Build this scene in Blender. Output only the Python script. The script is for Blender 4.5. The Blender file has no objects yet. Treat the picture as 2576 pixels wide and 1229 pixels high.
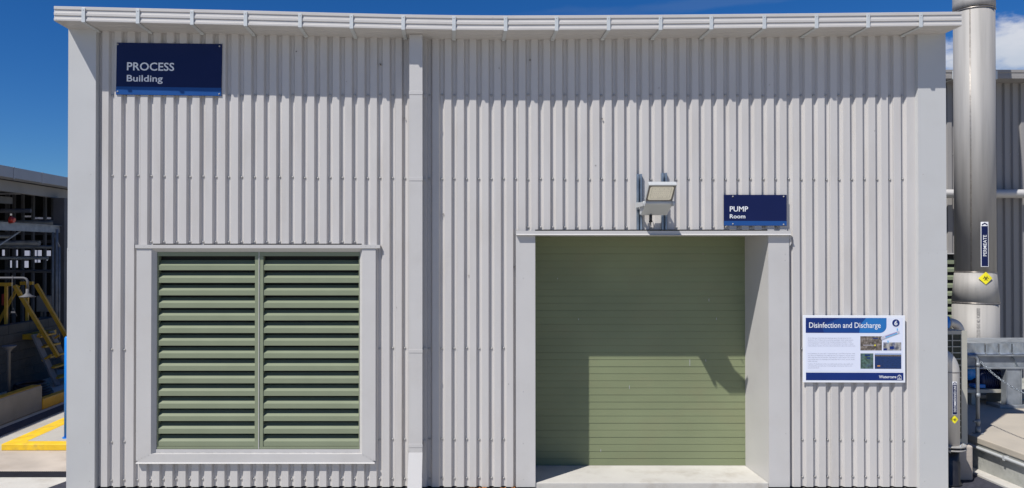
import bpy, math, random
from mathutils import Vector, Matrix
random.seed(7)
SC = bpy.context.scene
COL = SC.collection

# ------------------------------------------------------------------ camera
CAMY, CAMZ, FPX, PX0, PY0 = -9.68, 3.0, 1936.0, 1145.0, 614.5
TILT = math.atan(15.5 / FPX)
cam = bpy.data.cameras.new('camera')
cam.sensor_fit = 'HORIZONTAL'; cam.sensor_width = 36
cam.lens = 36 * FPX / 2576
cam.shift_x = (1288 - PX0) / 2576
cam.clip_end = 3000; cam.clip_start = 0.1
camo = bpy.data.objects.new('camera', cam); COL.objects.link(camo)
camo.location = (0, CAMY, CAMZ)
camo.rotation_euler = (math.pi / 2 + TILT, 0, 0)
SC.camera = camo

# ------------------------------------------------------------------ sun and sky
SUNDIR = Vector((1.03, 1.0, -1.95)).normalized()      # the way the light travels
sun = bpy.data.lights.new('sun', 'SUN')
sun.energy = 5.0; sun.angle = math.radians(0.5); sun.color = (1.0, 0.97, 0.92)
suno = bpy.data.objects.new('sun', sun); COL.objects.link(suno)
suno.rotation_euler = SUNDIR.to_track_quat('-Z', 'Y').to_euler()
suno.location = (-20, -20, 40)
world = bpy.data.worlds.new('World'); SC.world = world
world.use_nodes = True
wn = world.node_tree.nodes; wl = world.node_tree.links
wn.clear()
wout = wn.new('ShaderNodeOutputWorld'); bg = wn.new('ShaderNodeBackground')
sky = wn.new('ShaderNodeTexSky'); sky.sky_type = 'NISHITA'; sky.sun_disc = False
sky.sun_elevation = math.asin(-SUNDIR.z)
sky.sun_rotation = math.atan2(-SUNDIR.x, -SUNDIR.y)
sky.air_density = 0.9; sky.dust_density = 0.2; sky.ozone_density = 3.0; sky.altitude = 50
bg.inputs[1].default_value = 0.05
hs = wn.new('ShaderNodeHueSaturation'); hs.inputs['Saturation'].default_value = 1.35
hs.inputs['Value'].default_value = 1.12
wl.new(sky.outputs[0], hs.inputs['Color'])
tint = wn.new('ShaderNodeVectorMath'); tint.operation = 'MULTIPLY'; tint.inputs[1].default_value = (0.66, 1.0, 1.40)
wl.new(hs.outputs[0], tint.inputs[0])
# clouds: low cumulus bank to the right, thin wisps overhead, all by sky direction
tc = wn.new('ShaderNodeTexCoord')
def cloud(direction, size, nscale, lo, hi, color_in, colour, stretch=(1, 1, 1)):
    mp = wn.new('ShaderNodeMapping'); mp.inputs['Scale'].default_value = stretch
    wl.new(tc.outputs['Generated'], mp.inputs['Vector'])
    nz = wn.new('ShaderNodeTexNoise'); nz.inputs['Scale'].default_value = nscale
    nz.inputs['Detail'].default_value = 8; nz.inputs['Roughness'].default_value = 0.55
    wl.new(mp.outputs[0], nz.inputs['Vector'])
    d = Vector(direction).normalized()
    sub = wn.new('ShaderNodeVectorMath'); sub.operation = 'SUBTRACT'
    wl.new(tc.outputs['Generated'], sub.inputs[0]); sub.inputs[1].default_value = d
    sc = wn.new('ShaderNodeVectorMath'); sc.operation = 'DIVIDE'
    wl.new(sub.outputs[0], sc.inputs[0]); sc.inputs[1].default_value = size
    ln = wn.new('ShaderNodeVectorMath'); ln.operation = 'LENGTH'
    wl.new(sc.outputs[0], ln.inputs[0])
    m1 = wn.new('ShaderNodeMath'); m1.operation = 'MULTIPLY_ADD'
    wl.new(ln.outputs['Value'], m1.inputs[0]); m1.inputs[1].default_value = -0.45
    wl.new(nz.outputs['Fac'], m1.inputs[2])
    mr = wn.new('ShaderNodeMapRange'); mr.interpolation_type = 'SMOOTHSTEP'
    mr.inputs['From Min'].default_value = lo; mr.inputs['From Max'].default_value = hi
    mr.inputs['To Max'].default_value = colour[3]
    wl.new(m1.outputs[0], mr.inputs['Value'])
    mx = wn.new('ShaderNodeMix'); mx.data_type = 'RGBA'
    wl.new(mr.outputs[0], mx.inputs['Factor'])
    wl.new(color_in, mx.inputs[6]); mx.inputs[7].default_value = (*colour[:3], 1)
    return mx.outputs[2]
c = cloud((0.745, 1, 0.268), (0.095, 0.095, 0.026), 17, -0.02, 0.22, tint.outputs[0], (13.5, 13.8, 14.6, 0.9), (1, 1, 2.0))
c = cloud((0.72, 1, 0.24), (0.13, 0.13, 0.03), 11, 0.0, 0.4, c, (8.0, 9.6, 12.0, 0.55), (1, 1, 2.5))
c = cloud((0.33, 1, 0.322), (0.25, 0.2, 0.010), 12, 0.05, 0.5, c, (5.0, 6.2, 8.0, 0.10), (1, 1, 5))
wl.new(c, bg.inputs[0]); wl.new(bg.outputs[0], wout.inputs[0])
SC.view_settings.view_transform = 'Standard'; SC.view_settings.look = 'None'
SC.view_settings.exposure = 0.10; SC.view_settings.gamma = 1

# ------------------------------------------------------------------ measuring helpers
ct, st = math.cos(TILT), math.sin(TILT)
def ray(px, py):
    u = (px - PX0) / FPX; v = (PY0 - py) / FPX
    return Vector((u, ct - v * st, v * ct + st))
def at(px, py, y=0.0):
    r = ray(px, py); t = (y - CAMY) / r.y
    return Vector((r.x * t, y, CAMZ + r.z * t))
def zat(py, y=0.0): return at(PX0, py, y).z
def xat(px, y=0.0): return (px - PX0) / FPX * (y - CAMY)
FS = 2576 / 4096.0

# ------------------------------------------------------------------ materials
def mat(name, col, rough=0.5, metal=0.0, var=0.06, scale=3.0, bump=0.0, bscale=40.0, coat=0.0,
        dirt=None, dirt_amt=0.0, dirt_scale=2.0, stretch=(1, 1, 1), spec=0.5):
    m = bpy.data.materials.new(name); m.use_nodes = True
    n = m.node_tree.nodes; l = m.node_tree.links
    p = n['Principled BSDF']
    p.inputs['Roughness'].default_value = rough; p.inputs['Metallic'].default_value = metal
    p.inputs['Coat Weight'].default_value = coat
    p.inputs['Specular IOR Level'].default_value = spec
    t = n.new('ShaderNodeTexCoord'); mp = n.new('ShaderNodeMapping')
    mp.inputs['Scale'].default_value = stretch
    l.new(t.outputs['Object'], mp.inputs['Vector'])
    nz = n.new('ShaderNodeTexNoise'); nz.inputs['Scale'].default_value = scale
    nz.inputs['Detail'].default_value = 6
    l.new(mp.outputs[0], nz.inputs['Vector'])
    mr = n.new('ShaderNodeMapRange')
    mr.inputs['From Min'].default_value = 0.3; mr.inputs['From Max'].default_value = 0.7
    mr.inputs['To Min'].default_value = 1 - var; mr.inputs['To Max'].default_value = 1 + var
    l.new(nz.outputs['Fac'], mr.inputs['Value'])
    vm = n.new('ShaderNodeVectorMath'); vm.operation = 'SCALE'
    vm.inputs[0].default_value = col; l.new(mr.outputs[0], vm.inputs['Scale'])
    out = vm.outputs[0]
    if dirt:
        n2 = n.new('ShaderNodeTexNoise'); n2.inputs['Scale'].default_value = dirt_scale
        n2.inputs['Detail'].default_value = 9; n2.inputs['Roughness'].default_value = 0.65
        l.new(mp.outputs[0], n2.inputs['Vector'])
        r2 = n.new('ShaderNodeMapRange'); r2.inputs['From Min'].default_value = 0.5
        r2.inputs['From Max'].default_value = 0.75; r2.inputs['To Max'].default_value = dirt_amt
        l.new(n2.outputs['Fac'], r2.inputs['Value'])
        mx = n.new('ShaderNodeMix'); mx.data_type = 'RGBA'
        l.new(r2.outputs[0], mx.inputs['Factor']); l.new(out, mx.inputs[6])
        mx.inputs[7].default_value = (*dirt, 1); out = mx.outputs[2]
    l.new(out, p.inputs['Base Color'])
    rr = n.new('ShaderNodeMapRange'); rr.inputs['To Min'].default_value = max(0.02, rough - 0.07)
    rr.inputs['To Max'].default_value = min(1, rough + 0.07)
    l.new(nz.outputs['Fac'], rr.inputs['Value']); l.new(rr.outputs[0], p.inputs['Roughness'])
    if bump:
        n3 = n.new('ShaderNodeTexNoise'); n3.inputs['Scale'].default_value = bscale
        n3.inputs['Detail'].default_value = 4
        l.new(mp.outputs[0], n3.inputs['Vector'])
        b = n.new('ShaderNodeBump'); b.inputs['Strength'].default_value = bump
        b.inputs['Distance'].default_value = 0.02
        l.new(n3.outputs['Fac'], b.inputs['Height']); l.new(b.outputs[0], p.inputs['Normal'])
    return m
M = {}
M['clad'] = mat('clad_paint', (0.503, 0.483, 0.468), 0.5, var=0.03, scale=1.2, bump=0.03, bscale=3, dirt=(0.33, 0.29, 0.24), dirt_amt=0.28, dirt_scale=1.3, stretch=(3, 3, 0.6), spec=0.35)
M['cool'] = mat('corner_flashing_paint', (0.475, 0.475, 0.47), 0.45, var=0.02, scale=1.5, bump=0.08, bscale=1.6, dirt=(0.36, 0.34, 0.31), dirt_amt=0.15, dirt_scale=1.6, spec=0.35)
M['trim'] = mat('trim_paint', (0.488, 0.474, 0.462), 0.45, var=0.03, scale=1.5, bump=0.08, bscale=1.8, dirt=(0.34, 0.31, 0.27), dirt_amt=0.18, spec=0.35)
M['gutterp'] = mat('gutter_paint', (0.50, 0.48, 0.46), 0.42, var=0.03, scale=2.0, dirt=(0.35, 0.31, 0.26), dirt_amt=0.14, dirt_scale=3, stretch=(1, 1, 4), spec=0.4)
M['strap'] = mat('bracket_galvanised', (0.54, 0.56, 0.56), 0.4, metal=0.1, var=0.05, scale=20)
M['green'] = mat('green_powder_coat', (0.205, 0.232, 0.152), 0.45, var=0.03, scale=3, spec=0.35)
M['greendoor'] = mat('green_roller_door_paint', (0.186, 0.212, 0.118), 0.55, var=0.10, scale=0.9, bump=0.05, bscale=1.5, dirt=(0.21, 0.19, 0.11), dirt_amt=0.35, dirt_scale=1.3, stretch=(1, 1, 1.5), spec=0.3)
M['dark'] = mat('dark_interior', (0.012, 0.012, 0.012), 0.9)
M['line'] = mat('slat_joint', (0.105, 0.12, 0.07), 0.8)
M['screw'] = mat('screw_head_metal', (0.38, 0.37, 0.36), 0.5, metal=0.2, var=0.1, scale=30)
M['navy'] = mat('navy_sign_vinyl', (0.006, 0.011, 0.062), 0.35, var=0.05, scale=3, spec=0.25)
M['blue'] = mat('blue_sign_vinyl', (0.015, 0.07, 0.24), 0.35, var=0.04, scale=3, spec=0.25)
M['white'] = mat('white_paint', (0.78, 0.78, 0.80), 0.45, var=0.02)
M['letter'] = mat('white_lettering', (0.74, 0.75, 0.77), 0.45, var=0.01)
M['boardw'] = mat('board_white', (0.66, 0.69, 0.80), 0.3, var=0.01)
M['boardedge'] = mat('board_edge_white', (0.72, 0.74, 0.79), 0.4, var=0.01)
M['textgrey'] = mat('printed_grey_text', (0.30, 0.31, 0.38), 0.6)
M['bluemid'] = mat('board_mid_blue', (0.008, 0.05, 0.22), 0.35, spec=0.25)
M['bluelight'] = mat('board_light_blue', (0.02, 0.15, 0.42), 0.35, spec=0.25)
M['boardnavy'] = mat('board_navy', (0.006, 0.025, 0.15), 0.35, spec=0.25)
M['cyan'] = mat('board_cyan', (0.08, 0.42, 0.72), 0.4)
M['violet'] = mat('board_violet', (0.22, 0.13, 0.40), 0.4)
M['palegrey'] = mat('board_pale_grey', (0.48, 0.47, 0.54), 0.4, var=0.2, scale=40)
M['photo1'] = mat('photo_pipework', (0.11, 0.09, 0.075), 0.4, var=0.75, scale=28, dirt=(0.45, 0.40, 0.36), dirt_amt=0.8, dirt_scale=22)
M['photo2'] = mat('photo_pump_hall', (0.26, 0.25, 0.24), 0.4, var=0.8, scale=20, dirt=(0.03, 0.07, 0.24), dirt_amt=0.95, dirt_scale=17)
M['photo3'] = mat('photo_aerial_map', (0.06, 0.11, 0.09), 0.35, var=0.6, scale=30, dirt=(0.07, 0.10, 0.22), dirt_amt=0.9, dirt_scale=9)
M['photo4'] = mat('photo_sea', (0.006, 0.028, 0.11), 0.4, var=0.35, scale=30, stretch=(1, 1, 3))
M['haze_sky'] = mat('photo_sky', (0.28, 0.35, 0.55), 0.4)
M['land'] = mat('photo_land', (0.12, 0.10, 0.08), 0.4, var=0.5, scale=60)
M['orange'] = mat('orange_mark', (0.8, 0.35, 0.03), 0.5)
M['strutm'] = mat('strut_galvanised', (0.20, 0.245, 0.30), 0.35, metal=0.5, var=0.35, scale=10, stretch=(1, 1, 0.5))
M['stainb'] = mat('stainless_pipe_lit', (0.56, 0.53, 0.49), 0.5, metal=0.25, var=0.1, scale=3, stretch=(2, 2, 0.4), spec=0.35)  # stainless raised in colour to imitate sunlight on the decommissioned bend
M['galv'] = mat('galvanised_steel', (0.36, 0.40, 0.44), 0.38, metal=0.65, var=0.25, scale=14, stretch=(1, 1, 0.6))
M['galvd'] = mat('dull_galvanised_steel', (0.26, 0.28, 0.30), 0.55, metal=0.3, var=0.25, scale=6)
M['stain'] = mat('brushed_stainless_pipe', (0.37, 0.355, 0.335), 0.68, metal=0.3, spec=0.2, var=0.16, scale=2.5, stretch=(3.5, 3.5, 0.2), dirt=(0.33, 0.30, 0.27), dirt_amt=0.35, dirt_scale=2.5)
M['stencil'] = mat('faded_stencil_ink', (0.30, 0.28, 0.26), 0.6)
M['cladr'] = mat('rear_clad_paint_shaded', (0.28, 0.268, 0.26), 0.6, var=0.04, scale=1.0, dirt=(0.22, 0.20, 0.17), dirt_amt=0.3, stretch=(3, 3, 0.6), spec=0.3)  # cladding colour darkened to deepen the shade on the rear building
M['weld'] = mat('weld_band', (0.33, 0.30, 0.27), 0.35, metal=0.8, var=0.3, scale=25)
M['lamp'] = mat('lamp_housing_paint', (0.44, 0.45, 0.45), 0.4, var=0.03, scale=8)
M['lampdark'] = mat('lamp_bezel', (0.13, 0.115, 0.10), 0.4)
M['lens'] = mat('lamp_lens', (0.86, 0.80, 0.64), 0.3, var=0.04, scale=20)
M['lensmark'] = mat('lamp_lens_marks', (0.40, 0.36, 0.28), 0.4)
M['black'] = mat('black_plastic', (0.015, 0.015, 0.018), 0.35, var=0.2, scale=12)
M['bluepaint'] = mat('bright_blue_paint', (0.015, 0.22, 0.68), 0.4, var=0.05, scale=4)
M['navypaint'] = mat('dark_blue_machine_paint', (0.01, 0.022, 0.09), 0.45, var=0.3, scale=8)
M['yellow'] = mat('yellow_safety_paint', (0.78, 0.50, 0.02), 0.55, var=0.12, scale=6, dirt=(0.36, 0.28, 0.12), dirt_amt=0.6, dirt_scale=7)
M['yellowst'] = mat('yellow_steel_paint', (0.52, 0.29, 0.015), 0.5, var=0.12, scale=6)
M['hazy'] = mat('hazard_yellow', (0.85, 0.75, 0.02), 0.4, var=0.02)
M['conc'] = mat('pale_concrete', (0.43, 0.405, 0.36), 0.85, var=0.13, scale=1.1, bump=0.25, bscale=30, dirt=(0.30, 0.25, 0.19), dirt_amt=0.6, dirt_scale=1.2)
M['concnew'] = mat('white_concrete', (0.50, 0.48, 0.44), 0.85, var=0.06, scale=2.5, bump=0.15, bscale=40, dirt=(0.34, 0.30, 0.25), dirt_amt=0.65, dirt_scale=3.5)
M['concbrown'] = mat('stained_concrete', (0.44, 0.385, 0.33), 0.85, var=0.15, scale=1.5, bump=0.2, bscale=30, dirt=(0.30, 0.24, 0.19), dirt_amt=0.7, dirt_scale=1.6)
M['concd'] = mat('weathered_concrete', (0.36, 0.36, 0.33), 0.9, var=0.15, scale=3, bump=0.3, bscale=20, dirt=(0.10, 0.12, 0.07), dirt_amt=0.75, dirt_scale=1.7)
M['conct'] = mat('tan_concrete_slab', (0.42, 0.375, 0.31), 0.9, var=0.1, scale=2, bump=0.15, bscale=25, dirt=(0.38, 0.32, 0.24), dirt_amt=0.5, dirt_scale=2)
M['bund'] = mat('bund_concrete', (0.19, 0.185, 0.185), 0.85, var=0.12, scale=2.5, bump=0.2, bscale=25)
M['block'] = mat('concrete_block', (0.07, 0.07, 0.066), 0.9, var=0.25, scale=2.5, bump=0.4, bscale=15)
M['darkgrey'] = mat('dark_ground_and_grate', (0.035, 0.035, 0.05), 0.9, var=0.3, scale=15, bump=0.5, bscale=60)  # near-black tone for flat ground pieces and grate bars
M['shedm'] = mat('dark_steel_and_shade', (0.10, 0.10, 0.11), 0.7, var=0.2, scale=2)  # dark shed steel; on the safety shower it paints in shade
M['shedl'] = mat('shed_pale_steel', (0.24, 0.23, 0.22), 0.6, var=0.12, scale=2)
M['shedg'] = mat('shed_gutter_paint', (0.34, 0.35, 0.37), 0.5, var=0.06, scale=3)
M['far'] = mat('far_cladding', (0.30, 0.31, 0.37), 0.7, var=0.06, scale=1)
M['beige'] = mat('beige_unit_paint', (0.40, 0.385, 0.33), 0.5, var=0.05, scale=5)
M['grille'] = mat('grille_void', (0.03, 0.033, 0.02), 0.6, var=0.5, scale=8)
M['mark'] = mat('dark_specks', (0.12, 0.10, 0.08), 0.8)
M['leaf'] = mat('dry_leaf', (0.35, 0.13, 0.03), 0.7, var=0.3, scale=60)
M['rubber'] = mat('dark_hose_rubber', (0.02, 0.015, 0.016), 0.6, var=0.3, scale=9)
M['red'] = mat('red_plastic', (0.45, 0.03, 0.02), 0.4)

# ------------------------------------------------------------------ mesh builder
class MB:
    def __init__(s): s.v = []; s.f = []; s.mi = []; s.sm = []; s.m = 0
    def quad(s, *pts, smooth=False):
        b = len(s.v); s.v += [tuple(p) for p in pts]
        s.f.append(tuple(range(b, b + len(pts)))); s.mi.append(s.m); s.sm.append(smooth)
    def box(s, x0, x1, y0, y1, z0, z1, rot=None, about=None):
        if x0 > x1: x0, x1 = x1, x0
        if y0 > y1: y0, y1 = y1, y0
        if z0 > z1: z0, z1 = z1, z0
        c = [Vector(p) for p in ((x0,y0,z0),(x1,y0,z0),(x1,y1,z0),(x0,y1,z0),(x0,y0,z1),(x1,y0,z1),(x1,y1,z1),(x0,y1,z1))]
        if rot:
            a = Vector(about) if about else Vector(((x0+x1)/2, (y0+y1)/2, (z0+z1)/2))
            c = [rot @ (p - a) + a for p in c]
        b = len(s.v); s.v += [tuple(p) for p in c]
        for f in ((0,3,2,1),(4,5,6,7),(0,1,5,4),(1,2,6,5),(2,3,7,6),(3,0,4,7)):
            s.f.append(tuple(b + i for i in f)); s.mi.append(s.m); s.sm.append(False)
    def bar(s, p, q, w, h, up=(0, 0, 1)):
        p, q = Vector(p), Vector(q); d = (q - p).normalized(); up = Vector(up)
        if abs(d.dot(up)) > 0.99: up = Vector((0, 1, 0))
        a = d.cross(up).normalized() * w / 2; b2 = a.cross(d).normalized() * h / 2
        c = [p-a-b2, p+a-b2, p+a+b2, p-a+b2, q-a-b2, q+a-b2, q+a+b2, q-a+b2]
        b = len(s.v); s.v += [tuple(x) for x in c]
        for f in ((0,3,2,1),(4,5,6,7),(0,1,5,4),(1,2,6,5),(2,3,7,6),(3,0,4,7)):
            s.f.append(tuple(b + i for i in f)); s.mi.append(s.m); s.sm.append(False)
    def extr(s, prof, a, b, caps=True):
        """prof: closed list of (u,v) mapped by functions a(u,v), b(u,v) at the two ends"""
        n = len(prof); base = len(s.v)
        s.v += [tuple(a(*p)) for p in prof] + [tuple(b(*p)) for p in prof]
        for i in range(n):
            j = (i + 1) % n
            s.f.append((base+i, base+j, base+n+j, base+n+i)); s.mi.append(s.m); s.sm.append(False)
        if caps:
            s.f.append(tuple(base+i for i in reversed(range(n)))); s.mi.append(s.m); s.sm.append(False)
            s.f.append(tuple(base+n+i for i in range(n))); s.mi.append(s.m); s.sm.append(False)
    def tube(s, pts, r, seg=16, cap=True, closed=False):
        pts = [Vector(p) for p in pts]; n = len(pts)
        rs = r if isinstance(r, (list, tuple)) else [r] * n
        base = len(s.v); ref = None
        for i, p in enumerate(pts):
            if closed: d = pts[(i+1) % n] - pts[i-1]
            else: d = pts[min(i+1, n-1)] - pts[max(i-1, 0)]
            d.normalize()
            if ref is None:
                ref = Vector((0, 0, 1)) if abs(d.z) < 0.9 else Vector((0, 1, 0))
            a = (ref - d * ref.dot(d)).normalized(); ref = a; b = d.cross(a)
            for k in range(seg):
                t = 2 * math.pi * k / seg
                s.v.append(tuple(p + (a * math.cos(t) + b * math.sin(t)) * rs[i]))
        rng = n if closed else n - 1
        for i in range(rng):
            i2 = (i + 1) % n
            for k in range(seg):
                k2 = (k + 1) % seg
                s.f.append((base+i*seg+k, base+i*seg+k2, base+i2*seg+k2, base+i2*seg+k)); s.mi.append(s.m); s.sm.append(True)
        if cap and not closed:
            s.f.append(tuple(base+k for k in reversed(range(seg)))); s.mi.append(s.m); s.sm.append(False)
            s.f.append(tuple(base+(n-1)*seg+k for k in range(seg))); s.mi.append(s.m); s.sm.append(False)
    def dome(s, c, r, nrm=(0, -1, 0), seg=8, rings=3, flat=0.6):
        c = Vector(c); n = Vector(nrm).normalized()
        a = n.orthogonal().normalized(); b = n.cross(a)
        pts = []; 
        base = len(s.v)
        for i in range(rings):
            t = math.pi / 2 * i / rings
            for k in range(seg):
                q = 2 * math.pi * k / seg
                s.v.append(tuple(c + (a*math.cos(q)+b*math.sin(q))*r*math.cos(t) + n*r*flat*math.sin(t)))
        s.v.append(tuple(c + n*r*flat)); top = len(s.v)-1
        for i in range(rings-1):
            for k in range(seg):
                k2 = (k+1) % seg
                s.f.append((base+i*seg+k, base+i*seg+k2, base+(i+1)*seg+k2, base+(i+1)*seg+k)); s.mi.append(s.m); s.sm.append(True)
        for k in range(seg):
            s.f.append((base+(rings-1)*seg+k, base+(rings-1)*seg+(k+1) % seg, top)); s.mi.append(s.m); s.sm.append(True)
    def mesh(s, name, mats):
        me = bpy.data.meshes.new(name); me.from_pydata(s.v, [], s.f)
        for m in (mats if isinstance(mats, (list, tuple)) else [mats]): me.materials.append(m)
        me.polygons.foreach_set('material_index', s.mi); me.polygons.foreach_set('use_smooth', s.sm)
        me.update(); return me
    def build(s, name, mats, parent=None, bevel=0.0, seg=2):
        o = bpy.data.objects.new(name, s.mesh(name, mats)); COL.objects.link(o)
        if parent:
            o.parent = parent
            w = Matrix.Identity(4); p = parent; chain = []
            while p: chain.append(p); p = p.parent
            for p in reversed(chain): w = w @ (Matrix.Translation(p.location) @ p.rotation_euler.to_matrix().to_4x4())
            o.data.transform(w.inverted())
        if bevel:
            b = o.modifiers.new('bevel', 'BEVEL'); b.width = bevel; b.segments = seg; b.limit_method = 'ANGLE'
            b.harden_normals = False
        return o
def tag(o, label=None, cat=None, group=None, kind=None):
    if label: o['label'] = label
    if cat: o['category'] = cat
    if group: o['group'] = group
    if kind: o['kind'] = kind
    return o
def empty(name, loc, label, cat, group=None):
    o = bpy.data.objects.new(name, None); COL.objects.link(o); o.location = loc
    o.empty_display_size = 0.2
    return tag(o, label, cat, group)
def struct(name, mb, m, bevel=0): return tag(mb.build(name, m, bevel=bevel), kind='structure')

def text_verts(body, bold=0.0, spacing=1.0, lines=1.0, res=3):
    cu = bpy.data.curves.new('lettering', 'FONT'); cu.body = body; cu.size = 1
    cu.offset = bold; cu.space_character = spacing; cu.space_line = lines; cu.resolution_u = res
    cu.fill_mode = 'FRONT'
    o = bpy.data.objects.new('lettering', cu); COL.objects.link(o)
    bpy.context.view_layer.update()
    me = bpy.data.meshes.new_from_object(o)
    vs = [v.co.copy() for v in me.vertices]; fs = [tuple(p.vertices) for p in me.polygons]
    bpy.data.objects.remove(o); bpy.data.curves.remove(cu); bpy.data.meshes.remove(me)
    return vs, fs
def text_into(mb, body, x0, x1, zbase, capz, y, bold=0.02, spacing=1.0, fn=None, lines=1.0, res=3):
    """fit: left x0, right x1, baseline zbase, capital height capz (bfont capital height ~0.7)"""
    vs, fs = text_verts(body, bold, spacing, lines, res)
    if not vs: return
    mn = min(v.x for v in vs); mx = max(v.x for v in vs)
    sx = (x1 - x0) / (mx - mn); sz = capz / 0.70
    b = len(mb.v)
    for v in vs:
        p = (x0 + (v.x - mn) * sx, y, zbase + v.y * sz)
        mb.v.append(tuple(fn(*p)) if fn else p)
    for f in fs:
        mb.f.append(tuple(b + i for i in f)); mb.mi.append(mb.m); mb.sm.append(False)

# ================================================================== GROUND
g = MB(); g.quad((-400, -400, 0), (400, -400, 0), (400, 500, 0), (-400, 500, 0))
struct('ground', g, M['conc'])

# ================================================================== PROCESS BUILDING
H = 0.040                                              # depth of the ribs
ZB = 0.03                                              # bottom edge of cladding
DEPTH = 5.0
XL, XR = xat(175.0), xat(2375.0)
bld = empty('process_building', (0, 0, 0),
            'pale grey ribbed steel shed with green louvre window, green roller door and long white gutter', 'building')
# gutter line, measured along the eave
GY = -0.40
gt = [(135.5, 15.6), (345, 20.6), (620, 26.7), (830, 32.3), (1012, 36.6), (1140, 38.6), (1273, 39.4), (1480, 38.6), (1662, 37.5), (2040, 33.8), (2420, 29.7)]
gb = [(135.5, 52.7), (345, 58.0), (620, 64.4), (830, 69.6), (1012, 73.6), (1140, 75.8), (1273, 76.8), (1480, 75.6), (1662, 74.1), (2040, 69.9), (2420, 65.5)]
GT = [at(a, b, GY) for a, b in gt]; GB = [at(a, b, GY) for a, b in gb]
def interp(L, x):
    if x <= L[0].x: return L[0].z
    for p, q in zip(L, L[1:]):
        if x <= q.x: return p.z + (q.z - p.z) * (x - p.x) / (q.x - p.x)
    return L[-1].z
def zsof(x): return interp(GB, x)

# openings (at the facade plane)
LX0, LX1, LZ0, LZ1 = xat(383), xat(910), zat(1140), zat(628)       # louvre opening
DX0, DX1, DZ1 = 1.005, 3.93, zat(590)                               # door opening
scr = [449.5, 500, 553.5, 605.3, 656.8, 708.5, 760.8, 812.6, 864.3, 915.6, 967, 1018.5, 1068.5, 1118.8, 1169.5, 1220, 1270.3, 1320.5, 1370,
       1419.8, 1470.6, 1520, 1570.8, 1619.6, 1668.8, 1718, 1767.6, 1817.2, 1867, 1916.3, 1965.3, 2014, 2063, 2112.8, 2162, 2211, 2260, 2309,
       2358, 2407.5, 2456.7, 2506, 2555.3, 2604.5, 2654.6, 2704.5, 2754, 2803.6, 2853, 2902.6, 2952.6, 3002.6, 3053.5, 3103.7, 3154.4,
       3205, 3255.6, 3306.2, 3356.8, 3407.2, 3457.6, 3508.4, 3559, 3610]
VX = [xat(a * FS, H) for a in scr]                                   # valley centres
VW, SW = 0.017, 0.0205                                               # half valley, slope width
prof = [(VX[0] - 0.155 + VW, H), (VX[0] - 0.155 + VW + SW, 0.0)]
for x in VX: prof += [(x - VW - SW, 0.0), (x - VW, H), (x + VW, H), (x + VW + SW, 0.0)]
prof += [(XR - 0.31 + 0.0, 0.0), (XR - 0.29, H)]
prof = [(XL + 0.02, H)] + prof + [(XR - 0.02, H)]
def insert(pr, x):
    for i, (p, q) in enumerate(zip(pr, pr[1:])):
        if p[0] < x < q[0]:
            t = (x - p[0]) / (q[0] - p[0]); pr.insert(i + 1, (x, p[1] + (q[1] - p[1]) * t)); return
for x in (LX0, LX1, DX0, DX1): insert(prof, x)
w = MB()
LTOP, DTOP = zat(613.6), zat(578.2)                    # where sheets end above the head flashings
for p, q in zip(prof, prof[1:]):
    xm = (p[0] + q[0]) / 2
    spans = [(ZB, None)]
    if LX0 < xm < LX1: spans = [(ZB, LZ0), (LTOP, None)]
    if DX0 < xm < DX1: spans = [(DTOP, None)]
    for z0, z1 in spans:
        za = zsof(p[0]) + 0.03 if z1 is None else z1; zb = zsof(q[0]) + 0.03 if z1 is None else z1
        w.quad((p[0], p[1], z0), (q[0], q[1], z0), (q[0], q[1], zb), (p[0], p[1], za))
# sheet laps: a sliver of overlap every fifth rib
for i in range(2, len(VX) - 1, 5):
    x = VX[i] + VW + SW * 0.55; 
    w.box(x, x + 0.0035, 0.006, 0.02, ZB, zsof(x) if not (DX0 < x < DX1 or LX0 < x < LX1) else ZB + 0.01)
# screws with washers in the valleys
w.m = 1
rows = [(240, 240, 241), (443, 451, 452), (880, 876, 879), (1112, 1105, 1108), (1208, 1203, 1199)]
def rowy(r, x):
    px = PX0 + x * 200
    return r[0] + (r[1]-r[0]) * (px-280)/865 if px < 1145 else r[1] + (r[2]-r[1]) * (px-1145)/1125
for x in VX:
    for r in rows:
        z = zat(rowy(r, x), H) + random.uniform(-0.006, 0.006)
        if LX0 - 0.2 < x < LX1 + 0.2 and LZ0 - 0.13 < z < LTOP: continue
        if DX0 - 0.25 < x < DX1 + 0.3 and z < DTOP + 0.05: continue
        xx = x + random.uniform(-0.003, 0.003)
        w.tube([(xx, H, z), (xx, H - 0.008, z)], 0.016, 10)
        w.dome((xx, H - 0.008, z), 0.0115, seg=8)
    if LX0 - 0.03 < x < LX1 + 0.05:
        z = zat(609, H); w.tube([(x, H, z), (x, H-0.008, z)], 0.015, 10); w.dome((x, H-0.008, z), 0.0115)
    if DX0 - 0.15 < x < DX1 + 0.2:
        z = zat(572.5, H); w.tube([(x, H, z), (x, H-0.008, z)], 0.015, 10); w.dome((x, H-0.008, z), 0.0115)
w.m = 2
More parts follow.
